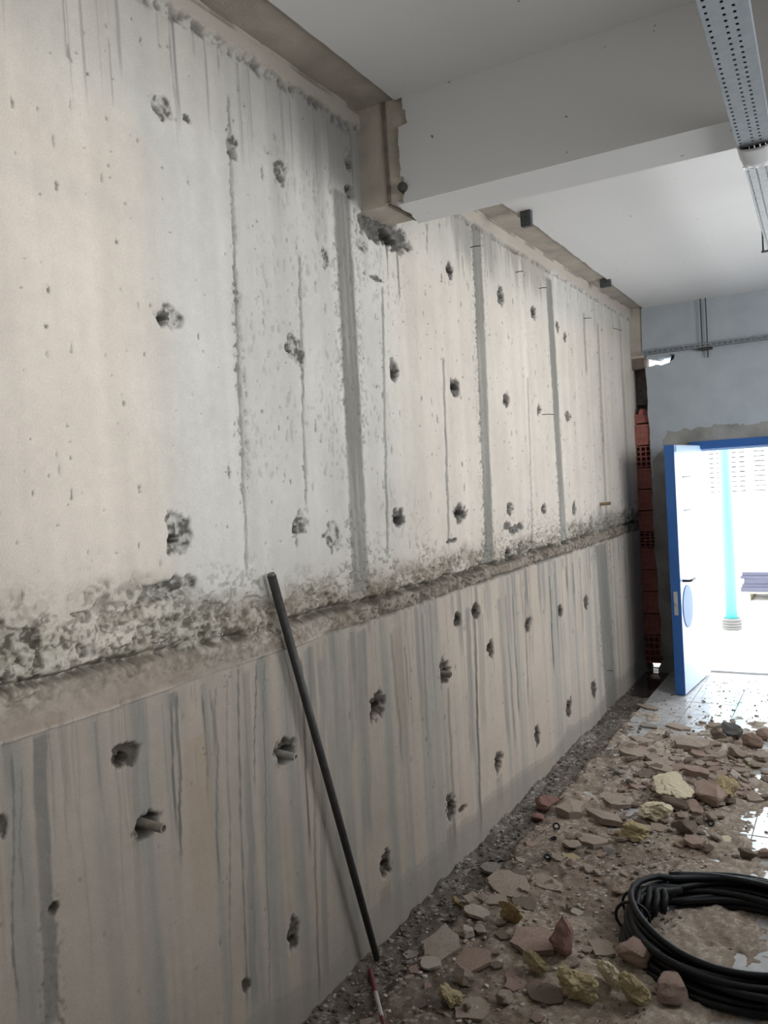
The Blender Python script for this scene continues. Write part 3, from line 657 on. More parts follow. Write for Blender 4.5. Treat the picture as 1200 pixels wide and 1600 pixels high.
# leaf, swung into the room
hb = np.array([.497, 7.235]); fb = np.array([.428, 6.455]); u = fb - hb; LW = float(np.hypot(*u)); ang = math.atan2(u[1], u[0])
leaf = empty('leaf', (hb[0], hb[1], 0), ang); leaf.parent = door; leaf.matrix_parent_inverse = Matrix.Translation((-DX0, -WY, 0))
LH = 1.915; TH = .046
mb = MB(); mb.box(0, LW - .004, 0.0, TH * .6, .012, LH - .002); 
lf = mb.build('leaf_face', M_leaf, leaf, bevel=.002)
mb = MB(); mb.box(.002, LW, -TH, 0, .010, LH); mb.build('leaf_shell', M_blue, leaf, bevel=.002)
mb = MB(); mb.box(LW - .004, LW + .003, -TH, TH * .6, .010, LH); mb.build('leaf_edge', M_blue, leaf)
mb = MB(); mb.box(LW + .002, LW + .006, -.026, .004, .62, .80); mb.build('lock_plate', M_steelb, leaf, bevel=.001)
mb = MB(); mb.box(LW + .004, LW + .016, -.017, -.003, .70, .725); mb.build('latch', M_steelb, leaf)
mb = MB(); mb.tube([(LW - .07, TH * .6, .875), (LW - .07, TH * .6 + .05, .875), (LW - .09, TH * .6 + .058, .876), (LW - .20, TH * .6 + .055, .878)], .010, 8); mb.build('handle', M_darksteel, leaf, smooth=True)
mb = MB()
poly = [(LW - .17 + .135 * math.cos(a), .665 + .165 * math.sin(a)) for a in np.linspace(0, 2 * math.pi, 28, endpoint=False)]
mb.add([(x, TH * .6 - .002, z_) for x, z_ in poly] + [(x, TH * .6 + .006, z_) for x, z_ in poly], [tuple(range(28)), tuple(range(28, 56))] + [(i, (i + 1) % 28, 28 + (i + 1) % 28, 28 + i) for i in range(28)])
mb.build('oval_plate', mat('mid_blue_paint', (0.04, 0.16, 0.42, 1), .5), leaf)
mb = MB(); mb.box(LW - .78, LW - .02, TH * .6, TH * .6 + .012, LH - .055, LH - .006); mb.build('top_rail', M_leaf, leaf, bevel=.002)
for zz_ in (1.40, 1.66):
    mb = MB(); mb.box(LW - .40, LW - .20, TH * .6, TH * .6 + .006, zz_, zz_ + .010); mb.build('seam_strip', mat('grey_strip', (.2, .22, .25, 1), .6), leaf)

# ------------------------------------------------------------------ outside
M_ground = mat('sunlit_concrete_yard', (0.78, 0.78, 0.77, 1), .9, var=.06, scale=1.2)
mb = MB(); mb.box(-14, 16, WY + WT, 32, -.16, -.02)
tag(mb.build('yard', M_ground), 'glaring pale concrete yard beyond the open door', 'yard', kind='structure')
bld = empty('louvred_building', (0, 15, 0)); tag(bld, 'white building with slatted ventilation louvres seen through the open door', 'building')
M_bwhite = mat('white_render', (0.85, 0.85, 0.85, 1), .9); M_backing = mat('dark_void', (0.02, 0.022, 0.025, 1), .9); M_slat = mat('white_slat', (0.8, 0.8, 0.8, 1), .8)
PAN = [(-.98, -.72), (-.54, -.34), (-.20, .03), (.16, .56), (.70, 1.1), (1.25, 1.65)]
pl = [[(-8, -.15), (8, -.15), (8, 5), (-8, 5)]] + [[(a, 1.20), (b, 1.20), (b, 2.75), (a, 2.75)] for a, b in PAN]
slab_with_holes(pl, 0, .25, 'y', 'wall', M_bwhite, bld)
for a, b in PAN:
    mb = MB(); mb.box(a, b, .26, .30, 1.19, 2.76); mb.build('opening', M_backing, bld)  # black backing sheet standing in for the shaded interior
    mb = MB(); c = (a + b) / 2; mb.box(c - .022, c + .022, .005, .05, 1.2, 2.75); mb.build('mullion', M_slat, bld)
    sm = None
    for k in range(19):
        zc = 1.20 + k * .082
        if sm is None:
            mb = MB(); mb.add([(0, .01, 0), (b - a, .01, 0), (b - a, .14, .045), (0, .14, .045), (0, .01, .052), (b - a, .01, .052), (b - a, .14, .075), (0, .14, .075)], [(0, 3, 2, 1), (4, 5, 6, 7), (0, 1, 5, 4), (1, 2, 6, 5), (2, 3, 7, 6), (3, 0, 4, 7)])
            sm = mb.build('slat', M_slat, bld); sm.location = (a, 0, zc)
        else:
            o = sm.copy(); COL.objects.link(o); o.parent = bld; o.location = (a, 0, zc)
# turquoise column on a ringed foot
colm = empty('turquoise_column', (.436, 9.35, -.02)); tag(colm, 'turquoise painted pipe column on a ringed foot outside the door', 'column')
mb = MB(); mb.tube([(0, 0, .1), (0, 0, 1.5), (0, 0, 4.2)], .062, 24); mb.build('shaft', mat('turquoise_paint', (0.10, 0.62, 0.66, 1), .5), colm, smooth=True)
M_ring = mat('pale_grey_ring', (0.13, 0.125, 0.115, 1), .8)
for k in range(4):
    mb = MB(); mb.tube([(.088 * math.cos(a), .088 * math.sin(a), .018 + .030 * k) for a in np.linspace(0, 2 * math.pi, 28, endpoint=False)], .016, 8, closed=True); mb.build('foot_ring', M_ring, colm, smooth=True)
mb = MB(); mb.tube([(0, 0, 0), (0, 0, .12)], .075, 20); mb.build('foot_core', mat('foot_core', (.03, .03, .03, 1), .9), colm)
# pallet with dark sheets
pal = empty('wooden_pallet', (.30, 11.25, -.02)); tag(pal, 'bleached wooden pallet on the yard under a stack of dark sheets', 'pallet')
M_pal = mat('bleached_wood', (0.34, 0.29, 0.21, 1), .9, var=.1, scale=10)
for k in range(5):
    mb = MB(); mb.box(0, 1.1, .02 + k * .19, .13 + k * .19, .10, .122); mb.build('deck_board', M_pal, pal)
for k in range(3):
    for j in range(3):
        mb = MB(); mb.box(.02 + k * .48, .12 + k * .48, .02 + j * .38, .14 + j * .38, .02, .10); mb.build('block', M_pal, pal)
    mb = MB(); mb.box(.02 + k * .48, .12 + k * .48, .02, .9, 0, .02); mb.build('bottom_board', M_pal, pal)
M_sheet = mat('dark_blue_sheet', (0.05, 0.05, 0.08, 1), .5, var=.3, scale=4)
zs_ = .102
for k in range(5):
    t = [.07, .05, .08, .05, .06][k]
    mb = MB(); mb.box(0, 1.05, 0, .85, 0, t - .014); o = mb.build('sheet_bundle', M_sheet)
    o.location = (.31 + .02 * (k % 3), 11.27 + .012 * k, zs_); o.rotation_euler = (0, 0, .02 * ((k * 7) % 5 - 2)); zs_ += t - .013
    tag(o, ['lowest', 'second lowest', 'middle', 'second highest', 'topmost'][k] + ' dark sheet bundle of the stack on the pallet outside', 'sheet', 'dark sheets on the pallet')
# a scrap of cloth by the column
v = []; f = []
for i in range(9):
    for j in range(7):
        v.append((.08 + i * .022, 9.30 + j * .03, -.02 + .045 * max(0, mnoise.noise((i * .5, j * .6, 2)) + .35) * math.sin(math.pi * i / 8) * math.sin(math.pi * j / 6) * 1.6 + .002))
for i in range(8):
    for j in range(6): f.append((i * 7 + j, i * 7 + 7 + j, i * 7 + 8 + j, i * 7 + j + 1))
o = from_py('cloth_scrap', v, f, mat('grey_cloth', (.3, .28, .25, 1), .9), smooth=True); sm_ = o.modifiers.new('thickness', 'SOLIDIFY'); sm_.thickness = .004; sm_.offset = 1
tag(o, 'crumpled grey scrap on the ground beside the turquoise column', 'cloth')

# ------------------------------------------------------------------ perforated steel: tray under the beam, channel on the end wall
def perforated(mb, x0, x1, y0, y1, z, rows, pitch, hl, hw):
    """sheet in the XY plane with real slots; rows = list of x centres"""
    xs = [x0]
    for r in rows: xs += [r - hw / 2, r + hw / 2]
    xs.append(x1)
    for k in range(0, len(xs) - 1, 2):
        mb.add([(xs[k], y0, z), (xs[k + 1], y0, z), (xs[k + 1], y1, z), (xs[k], y1, z)], [(0, 1, 2, 3)])
    n = int((y1 - y0) / pitch)
    for ri in range(1, len(xs) - 1, 2):
        ya = y0
        for i in range(n):
            yb = y0 + (i + .5) * pitch - hl / 2
            mb.add([(xs[ri], ya, z), (xs[ri + 1], ya, z), (xs[ri + 1], yb, z), (xs[ri], yb, z)], [(0, 1, 2, 3)]); ya = yb + hl
        mb.add([(xs[ri], ya, z), (xs[ri + 1], ya, z), (xs[ri + 1], y1, z), (xs[ri], y1, z)], [(0, 1, 2, 3)])
def solidify(o, t):
    m = o.modifiers.new('thickness', 'SOLIDIFY'); m.thickness = t; m.offset = 0; return o
TZ = 2.765
tray = empty('cable_tray', (1.335, 3.0, TZ), math.radians(1.6)); tag(tray, 'galvanised perforated cable tray hung under the ceiling at the right', 'cable tray')
W = .10
mb = MB(); perforated(mb, 0, W, -4.2, -.06, 0, [.012, .048, .070], .030, .011, .007)
solidify(mb.build('tray_section', M_steel, tray), .0015)
for sx_ in (0, W):
    mb = MB(); mb.box(sx_ - .001, sx_ + .001, -4.2, -.06, 0, .032); mb.build('side_rail', M_steel, tray)
mb = MB(); perforated(mb, .006, W + .004, .09, 3.6, -.004, [.014, .040, .070, .094], .022, .010, .006)
solidify(mb.build('tray_section', M_steelb, tray), .0015)
for sx_ in (.006, W + .004):
    mb = MB(); mb.box(sx_ - .001, sx_ + .001, .09, 3.6, -.004, .030); mb.build('side_rail', M_steelb, tray)
# bowed joining sleeve between the two lengths
v = []; f = []
for i in range(9):
    t = i / 8; yy = -.075 + .18 * t
    for j in range(9):
        s = j / 8; v.append((-.006 + (W + .014) * s, yy, -.006 - .016 * math.sin(math.pi * s) * (.6 + .4 * t) + (.0 if 0 < j < 8 else .03)))
for i in range(8):
    for j in range(8):
        if i == 7 and j in (2, 4, 6): continue
        f.append((i * 9 + j, i * 9 + 9 + j, i * 9 + 10 + j, i * 9 + j + 1))
solidify(from_py('joining_sleeve', v, f, mat('pale_sleeve', (.62, .62, .62, 1), .6), tray, smooth=True), .002)
mb = MB(); mb.tube([(.028 + .026 * math.cos(a), .118 + .022 * math.sin(a), -.007) for a in np.linspace(0, 2 * math.pi, 20, endpoint=False)], .003, 6, closed=True)
mb.add([(.028 + .026 * math.cos(a), .118 + .022 * math.sin(a), -.0075) for a in np.linspace(0, 2 * math.pi, 20, endpoint=False)], [tuple(range(20))])
mb.build('white_grommet', mat('white_plastic', (.9, .9, .9, 1), .35), tray)  # white disc standing in for a bright spot of light on the tray
for yy in (-1.6, 1.4, 3.2):
    for xx in (-.012, W + .014):
        mb = MB(); mb.tube([(xx, yy, -.01), (xx, yy, (3.19 if yy < -.2 else 3.105) - TZ)], .004, 6); mb.build('hanger_rod', M_darksteel, tray)
    mb = MB(); mb.box(-.02, W + .022, yy - .012, yy + .012, -.012, -.006); mb.build('hanger_bar', M_darksteel, tray)

M_cable = mat('grey_black_cable', (.03, .03, .033, 1), .6)  # dark cables added so the tray holes read dark
for k in range(6):
    mb = MB(); mb.tube([(.010 + .0155 * k + .002 * math.sin(k + j), -4.1 + j * .45, .0105) for j in range(18)], .0075, 6)
    o = mb.build('cable', M_cable, smooth=True); o.matrix_world = Matrix.Translation((1.335, 3.0, TZ)) @ Matrix.Rotation(math.radians(1.6), 4, 'Z')
    tag(o, 'dark cable laid in the perforated tray under the ceiling', 'cable', 'cables in the tray')
M_chan = mat('dull_grey_channel', (.20, .22, .24, 1), .6, .2)
ch = empty('perforated_channel', (.11, WY - .055, 2.705)); tag(ch, 'thin perforated steel channel along the end wall above the blue door', 'channel')
mb = MB(); perforated(mb, 0, .03, 0, 3.4, 0, [.015], .042, .024, .012)
for i, p in enumerate(mb.v): mb.v[i] = (p[1], 0, p[0])
solidify(mb.build('channel_face', M_chan, ch), .0015)
mb = MB(); mb.box(0, 3.4, 0, .045, .029, .031); mb.build('channel_flange', M_chan, ch)
mb = MB(); mb.box(0, 3.4, 0, .045, -.001, .001); mb.build('channel_flange', M_chan, ch)
for i, xx in enumerate((.475, .515)):
    mb = MB(); mb.tube([(xx, .022, -.03), (xx, .022, CEIL2 - .012 - 2.705 - .0)], .0045, 6); mb.build('threaded_rod', M_darksteel, ch)
mb = MB(); mb.box(.445, .55, -.006, .052, -.022, -.006); mb.build('clamp', M_darksteel, ch, bevel=.002)
mb = MB(); mb.tube([(.515, .022, -.085), (.515, .022, -.02)], .006, 6); mb.build('rod_end', M_darksteel, ch)
for xx in (1.6, 2.8):
    mb = MB(); mb.tube([(xx, .022, -.03), (xx, .022, CEIL2 - .012 - 2.705)], .0045, 6); mb.build('threaded_rod', M_darksteel, ch)

# ------------------------------------------------------------------ small things on wall and ceiling
def pipe_stub(p0, ln, r, dirv, label, color):
    """short tube sticking out of the concrete, hollow end"""
    dv = Vector(dirv).normalized(); a = Vector(p0)
    o_ = empty('pipe_stub', a); tag(o_, label, 'pipe')
    b = dv * ln
    mb = MB(); n = 14; up = dv.orthogonal().normalized(); sd = dv.cross(up); v = []; f = []
    for (t, rr) in ((-.05, r), (ln, r), (ln, r * .72), (ln - .05, r * .70)):
        for k in range(n):
            an = 2 * math.pi * k / n; v.append(dv * t + (up * math.cos(an) + sd * math.sin(an)) * rr)
    for i in range(3):
        for k in range(n): l = (k + 1) % n; f.append((i * n + k, i * n + l, (i + 1) * n + l, (i + 1) * n + k))
    f.append(tuple(3 * n + k for k in range(n)))
    mb.add(v, f); mb.build('tube', mat('pipe_clay', color, .6, var=.3, scale=50, bump=.2), o_, smooth=False)
    mb = MB(); mb.tube([dv * (ln - .045), dv * (ln - .035)], r * .69, n); mb.build('plug', M_mortar, o_)
    return o_
yz = on_x((232, 1290)); pipe_stub((-.02, yz[1] - .004, yz[2] + .006), .072, .0125, (1, .10, -.10), 'muddy pipe stub with an open end, nearest one in the lower wall', (0.30, 0.265, 0.22, 1))
yz = on_x((444, 1180)); pipe_stub((-.02, yz[1], yz[2] + .004), .066, .012, (1, .02, -.08), 'pale pipe stub behind the leaning steel bar', (0.42, 0.40, 0.37, 1))
yz = on_x((694, 1052)); pipe_stub((-.02, yz[1], yz[2]), .052, .014, (1, .1, -.12), 'short brown stub half buried in a chipped hole of the lower wall', (0.28, 0.245, 0.20, 1))
yz = on_x((937, 788)); pipe_stub((-.02, yz[1], yz[2]), .10, .012, (1, .0, .04), 'rusty pipe stub above the joint at the far end of the wall', (0.27, 0.19, 0.11, 1))
# cut ends of tie wire
def wire(px, py, d, label, r=.0022):
    p = on_x((px, py)); a = Vector((-.01, p[1], p[2]))
    mb = MB(); mb.tube([a, a + Vector(d) * .5 + Vector((0, 0, .003)), a + Vector(d)], r, 6)
    tag(mb.build('tie_wire', M_darksteel), label, 'wire')
wire(735, 387, (.06, .01, .002), 'short cut wire at the head of the widest far seam')
wire(806, 426, (.055, .0, 0), 'short cut wire left of the far ledge stain')
wire(842, 451, (.055, .01, .0), 'short cut wire just right of the far ledge stain')
wire(912, 498, (.06, .02, .0), 'short cut wire near the top of the far wall panel')
wire(958, 512, (.07, .03, -.03), 'bent wire stub close to the far end of the ledge')
wire(846, 648, (.07, .05, -.002), 'thin wire beside a small hole near a grey seam')
wire(948, 1048, (.05, .01, -.002), 'pale wire end low on the dark far seam', .003)
# steel clips left at the plaster edge of the ceiling
def clip(px, py, w, h, label):
    p = on_z((px, py), CEIL2 - .012)
    o_ = empty('steel_clip', (p[0], p[1], CEIL2 - .006)); tag(o_, label, 'bracket')
    mb = MB(); mb.box(-w / 2, w / 2, -.018, .018, -h, 0); mb.build('plate', mat('dark_grey_steel', (.10, .105, .11, 1), .6, .3, var=.3, scale=50), o_, bevel=.003)
    mb = MB(); mb.box(-w * .75, -w / 2, -.012, .012, -h * .35, -h * .15); mb.build('tab', M_ceilconc, o_)
    mb = MB(); mb.tube([(w * .1, -.028, -h * .5), (w * .1, .0, -h * .5)], .006, 8); mb.build('bolt', M_darksteel, o_)
clip(822, 330, .055, .085, 'dark steel clip at the ceiling edge right behind the beam')
clip(946, 438, .075, .055, 'dark steel clip at the ceiling edge near the end wall')
# anchor plug in the beam
p = on_y((630, 294), BEAM0)
mb = MB(); mb.tube([(p[0], BEAM0 - .022, p[2]), (p[0], BEAM0 - .012, p[2] + .002), (p[0] + .002, BEAM0 + .02, p[2])], [.013, .019, .020], 9)
tag(mb.build('anchor_plug', mat('dark_grey_plug', (.09, .09, .085, 1), .9, var=.4, scale=60, bump=.5)), 'dark anchor plug on the beam face by the ragged plaster edge', 'plug')

# ------------------------------------------------------------------ leaning bar and red-white bar
top = on_x((427, 899), .035); bot = on_z((577, 1502), -.01)
a = Vector((.028, top[1], top[2])); b = Vector((max(bot[0], .045), bot[1], .008))
bar = empty('steel_bar', b); tag(bar, 'dark round steel bar leaning against the concrete wall', 'bar')
mb = MB(); mb.tube([Vector((0, 0, 0)), (a - b) * .5 + Vector((0, 0, 0)), a - b], [.0125, .014, .0145], 14); mb.build('rod', M_darksteel, bar, smooth=True)
mb = MB(); mb.tube([(a - b) * 1.0, (a - b) * 1.004], .0125, 14); mb.build('cut_end', mat('bare_steel_end', (.16, .16, .155, 1), .5, .5), bar)
p0 = on_z((578, 1516), .015); p1 = on_z((606, 1630), .015); p0 = Vector(p0); p1 = Vector(p1); p1 = p0 + (p1 - p0) * 1.7
rw = empty('marker_bar', p0); tag(rw, 'thin red and white marker bar lying on the wet floor', 'bar')
dv = p1 - p0; n = 5
M_red = mat('red_paint', (.15, .03, .03, 1), .6, var=.4, scale=40); M_wp = mat('dirty_white_paint', (.5, .46, .44, 1), .6, var=.4, scale=40)
for k in range(n):
    mb = MB(); mb.tube([dv * (k / n), dv * ((k + 1) / n)], .0085, 10); mb.build('red_band' if k % 2 == 0 else 'white_band', M_red if k % 2 == 0 else M_wp, rw, smooth=False)

# ------------------------------------------------------------------ coil of black hose
def hose():
    cx, cy = 1.215, 3.10
    o_ = empty('hose_coil', (cx, cy, 0)); tag(o_, 'coil of thick black rubber hose lying on the muddy floor', 'hose')
    rr = random.Random(12); r = .0128
    T = 22; pts = []
    rad = [.262, .288, .314, .340, .366, .392, .416, .404, .379, .353, .327, .301, .275, .29, .316, .342, .368, .394, .38, .354, .328, .34]
    lev = [0] * 7 + [1] * 6 + [2] * 5 + [3] * 3 + [4]
    per = 44
    for k in range(T * per):
        t = k / per; i = int(t); fr = t - i
        s = fr * fr * (3 - 2 * fr)
        j = min(i + 1, T - 1)
        R_ = rad[i] * (1 - s) + rad[j] * s; L_ = lev[i] * (1 - s) + lev[j] * s
        a = 2 * math.pi * t + 2.6
        wob = .012 * math.sin(2 * a + i * 1.3) + .008 * math.sin(3 * a + i * 2.1)
        # strands gather where the coil is tied (left side)
        g = math.exp(-((((a - math.pi * .98 + math.pi) % (2 * math.pi)) - math.pi) / .55) ** 2)
        R_ = R_ * (1 - g * .75) + .385 * g * .75
        z_ = .004 + r + L_ * .0225 * (1 + g * .25) + .004 * math.sin(a * 2 + i)
        wob *= 1 + .6 * math.sin(i * 2.7)
        pts.append((math.cos(a) * (R_ + wob), math.sin(a) * (R_ + wob) * .98, z_))
    mb = MB(); mb.tube(pts, r, 9); mb.build('hose_run', M_rubber, o_, smooth=True)
    # two loose ends folded over the tie
    for dx, dy, l in ((0, 0, .17), (.035, .02, .14), (.065, .01, .12), (.092, .02, .10)):
        s = Vector((-.375 + dx, .09 + dy, .105)); mb = MB()
        mb.tube([s + Vector((.05, .06, -.015)), s, s + Vector((.015, -l * .5, .006)), s + Vector((.012, -l, -.035))], [r, r, r, r * .98], 9); q = mb.build('loose_end', M_rubber, o_, smooth=True)
    for da in (-.07, .16):
        a = math.pi * .98 + da; c_, s_ = math.cos(a), math.sin(a); mb = MB(); q = []
        for k in range(26):
            t = 2 * math.pi * k / 26; q.append((c_ * (.375 + .062 * math.cos(t)), s_ * (.375 + .062 * math.cos(t)), .056 + .058 * math.sin(t)))
        mb.tube(q, .006, 6, closed=True); mb.build('tie', mat('black_tie', (.012, .012, .013, 1), .6), o_, smooth=True)
hose()

# ------------------------------------------------------------------ rubble
RC = {'plaster': (0.46, 0.375, 0.305, 1), 'pale': (0.58, 0.51, 0.43, 1), 'grey': (0.32, 0.285, 0.25, 1), 'pink': (0.45, 0.325, 0.265, 1), 'red': (0.34, 0.19, 0.16, 1),
      'foam': (0.78, 0.64, 0.37, 1), 'cream': (0.78, 0.69, 0.50, 1), 'ochre': (0.46, 0.33, 0.15, 1), 'brown': (0.24, 0.185, 0.145, 1), 'dark': (0.095, 0.085, 0.078, 1), 'wood': (0.48, 0.33, 0.15, 1), 'wet': (0.16, 0.14, 0.125, 1)}
RM = {k: mat('rubble_' + k, c, .9 if k not in ('wet', 'dark') else .5, var=.38 if k not in ('foam', 'cream') else .22, scale=26, bump=.6 if 'foam' not in k else .9, bscale=85) for k, c in RC.items()}
def chunk_mesh(seed, kind, colr):
    rr = random.Random(seed); bm = bmesh.new()
    if kind == 'slab':                              # irregular flat fragment with broken edges, unit size
        n = rr.randint(5, 8); pts = []
        for i in range(n):
            a = 2 * math.pi * (i + rr.uniform(-.3, .3)) / n; q = rr.uniform(.38, .55); pts.append((math.cos(a) * q, math.sin(a) * q))
        m = []
        for i in range(n):                           # roughen outline
            p, q = pts[i], pts[(i + 1) % n]; m.append(p); m.append(((p[0] + q[0]) / 2 + rr.uniform(-.05, .05), (p[1] + q[1]) / 2 + rr.uniform(-.05, .05)))
        lo = [bm.verts.new((x * rr.uniform(.9, 1.06), y * rr.uniform(.9, 1.06), -.5 + rr.uniform(0, .2))) for x, y in m]; hi = [bm.verts.new((x, y, .5 + rr.uniform(-.2, .05))) for x, y in m]
        ct = bm.verts.new((0, 0, .5 + rr.uniform(-.08, .12))); cb = bm.verts.new((0, 0, -.5)); k = len(m)
        for i in range(k):
            j = (i + 1) % k; bm.faces.new((lo[i], lo[j], hi[j], hi[i])); bm.faces.new((hi[i], hi[j], ct)); bm.faces.new((lo[j], lo[i], cb))
    else:
        bmesh.ops.create_icosphere(bm, subdivisions=4 if kind == 'foam' else 3, radius=.5)
        off = Vector((rr.uniform(0, 50), rr.uniform(0, 50), rr.uniform(0, 50)))
        if kind == 'rock':
            for _ in range(7):                       # flat broken faces
                nrm = Vector((rr.gauss(0, 1), rr.gauss(0, 1), rr.gauss(0, 1))).normalized(); d = rr.uniform(.24, .38)
                for v in bm.verts:
                    h = v.co.dot(nrm) - d
                    if h > 0: v.co -= nrm * h
            for v in bm.verts: v.co *= 1 + .20 * mnoise.noise(v.co * 3.5 + off) + .07 * mnoise.noise(v.co * 11 + off)
        else:
            for _ in range(4):
                nrm = Vector((rr.gauss(0, 1), rr.gauss(0, 1), rr.gauss(0, 1))).normalized(); d = rr.uniform(.20, .36)
                for v in bm.verts:
                    h = v.co.dot(nrm) - d
                    if h > 0: v.co -= nrm * h * .9
            for v in bm.verts: v.co *= 1 + .42 * mnoise.noise(v.co * 2.6 + off) + .20 * mnoise.noise(v.co * 7 + off) + .17 * mnoise.noise(v.co * 15 + off)
    me = bpy.data.meshes.new(kind); bm.normal_update(); bm.to_mesh(me); bm.free(); me.materials.append(RM[colr])
    # unit box
    co = np.array([v.co for v in me.vertices]); mn, mx = co.min(0), co.max(0)
    for v in me.vertices: v.co = Vector(((v.co.x - (mn[0] + mx[0]) / 2) / (mx[0] - mn[0]), (v.co.y - (mn[1] + mx[1]) / 2) / (mx[1] - mn[1]), (v.co.z - mn[2]) / (mx[2] - mn[2])))
    return me
_seed = [100]
def debris(name, px, py, wpx, hpx, kind, colr, label, cat, rot=None, tilt=(0, 0), thick=None, group=None, lift=0.0, depth=None):
    """px,py: lower centre of the piece; wpx,hpx: its extent in the photograph"""
    _seed[0] += 1; rr = random.Random(_seed[0])
    p = on_z((px, py)); dist = float(np.linalg.norm(p - CAM)); s = dist / F
    w = wpx * s; el = (CAM[2]) / dist
    if thick is None: thick = (.16 if kind == 'slab' else .62) * w
    dp = depth if depth else max(.35 * w, min(1.1 * w, (hpx * s - thick * .75) / el))
    o = link_mesh(name, chunk_mesh(_seed[0], kind, colr), None)
    o.scale = (w, dp, thick); o.rotation_euler = (tilt[0], tilt[1], (-.50 + rr.uniform(-.25, .25)) if rot is None else rot)
    c = on_z((px, py - hpx * .25))
    o.location = (c[0], c[1], ground(c[0], c[1]) - .004 + lift)
    tag(o, label, cat, group); return o
# near the leaning bar
D_ = debris
D_('plaster_slab', 693, 1505, 54, 52, 'slab', 'pale', 'square pale plaster slab propped up, largest piece near the leaning bar', 'rubble', rot=-.2, tilt=(.42, .10), thick=.022, lift=.012)
D_('plaster_slab', 642, 1494, 20, 18, 'slab', 'pale', 'small pale flake left of the square plaster slab', 'rubble', thick=.010)
D_('plaster_slab', 672, 1522, 34, 20, 'slab', 'pale', 'flat pale flake in front of the square plaster slab', 'rubble', thick=.012)
D_('plaster_slab', 738, 1522, 54, 42, 'slab', 'pink', 'pinkish plaster slab right of the square plaster slab', 'rubble', thick=.018, tilt=(.12, -.1))
D_('stone', 723, 1548, 34, 28, 'rock', 'plaster', 'blocky grey-brown stone below the pinkish plaster slab', 'stone')
D_('foam_lump', 704, 1582, 38, 34, 'foam', 'foam', 'crumbly pale yellow foam lump at the bottom edge', 'foam')
D_('plaster_slab', 736, 1596, 50, 36, 'slab', 'plaster', 'flat tan slab beside the yellow lump at the bottom edge', 'rubble', thick=.014)
D_('stone', 728, 1472, 23, 24, 'rock', 'pale', 'whitish stone behind the square plaster slab', 'stone')
D_('stone', 750, 1466, 17, 16, 'rock', 'plaster', 'grey stone touching the whitish stone', 'stone')
D_('plaster_slab', 746, 1440, 42, 18, 'slab', 'pale', 'flat pale slab with a pointed end by the ochre lump', 'rubble', thick=.016)
D_('foam_lump', 799, 1458, 46, 28, 'foam', 'ochre', 'ochre brown foam lump in the middle of the near rubble', 'foam')
D_('plaster_slab', 797, 1396, 72, 30, 'slab', 'plaster', 'long flat plaster slab with broken tip near the wall foot', 'rubble', thick=.016, tilt=(.05, .06))
D_('wood_splinter', 716, 1409, 36, 10, 'slab', 'wood', 'yellow wood splinter close to the wall foot', 'wood', thick=.012, depth=.025)
D_('plaster_slab', 745, 1418, 36, 20, 'slab', 'plaster', 'narrow slab next to the yellow wood splinter', 'rubble', thick=.014, rot=-.9)
D_('plaster_slab', 777, 1420, 30, 20, 'slab', 'plaster', 'small oblong slab right of the narrow slab', 'rubble', thick=.012, rot=-.9)
D_('plaster_slab', 775, 1364, 46, 18, 'slab', 'grey', 'wet grey slab lying by the two black rubber rings', 'rubble', thick=.020)
D_('brick_fragment', 880, 1520, 42, 66, 'rock', 'red', 'upright reddish brick fragment, tallest piece left of the hose', 'brick', thick=.13, depth=.09)
D_('plaster_slab', 835, 1494, 74, 38, 'slab', 'pink', 'wide pinkish slab left of the upright brick fragment', 'rubble', thick=.022)
D_('foam_lump', 836, 1536, 44, 28, 'foam', 'foam', 'dull yellow foam lump in front of the wide pinkish slab', 'foam')
D_('stone', 791, 1578, 26, 26, 'rock', 'plaster', 'rounded grey stone near the bottom edge of the rubble', 'stone')
D_('plaster_slab', 806, 1556, 30, 34, 'slab', 'pink', 'pinkish wedge slab above the rounded grey stone', 'rubble', thick=.014, rot=-1.0)
D_('foam_lump', 905, 1582, 62, 56, 'foam', 'foam', 'big yellow foam lump at the bottom, nearest the viewer', 'foam')
D_('foam_lump', 955, 1560, 56, 40, 'foam', 'cream', 'cream foam lump right of the big yellow lump', 'foam')
D_('brick_fragment', 1000, 1524, 50, 44, 'rock', 'pink', 'pink brick fragment in front of the hose coil', 'brick', thick=.075)
D_('brick_fragment', 1052, 1584, 46, 50, 'rock', 'pink', 'second pink brick fragment by the front of the hose', 'brick', thick=.075)
D_('foam_lump', 990, 1588, 60, 42, 'foam', 'foam', 'yellow foam lump between pink brick and bottom edge', 'foam')
D_('plaster_slab', 940, 1498, 44, 24, 'slab', 'plaster', 'tan slab close to the loose hose ends', 'rubble', thick=.02)
D_('plaster_slab', 852, 1572, 60, 30, 'slab', 'brown', 'muddy brown slab left of the big yellow lump', 'rubble', thick=.02)
D_('plaster_slab', 822, 1424, 46, 18, 'slab', 'brown', 'muddy flat flake behind the ochre lump', 'rubble', thick=.010)
D_('plaster_slab', 855, 1392, 60, 18, 'slab', 'plaster', 'thin tan sheet half sunk in mud left of the hose', 'rubble', thick=.010)
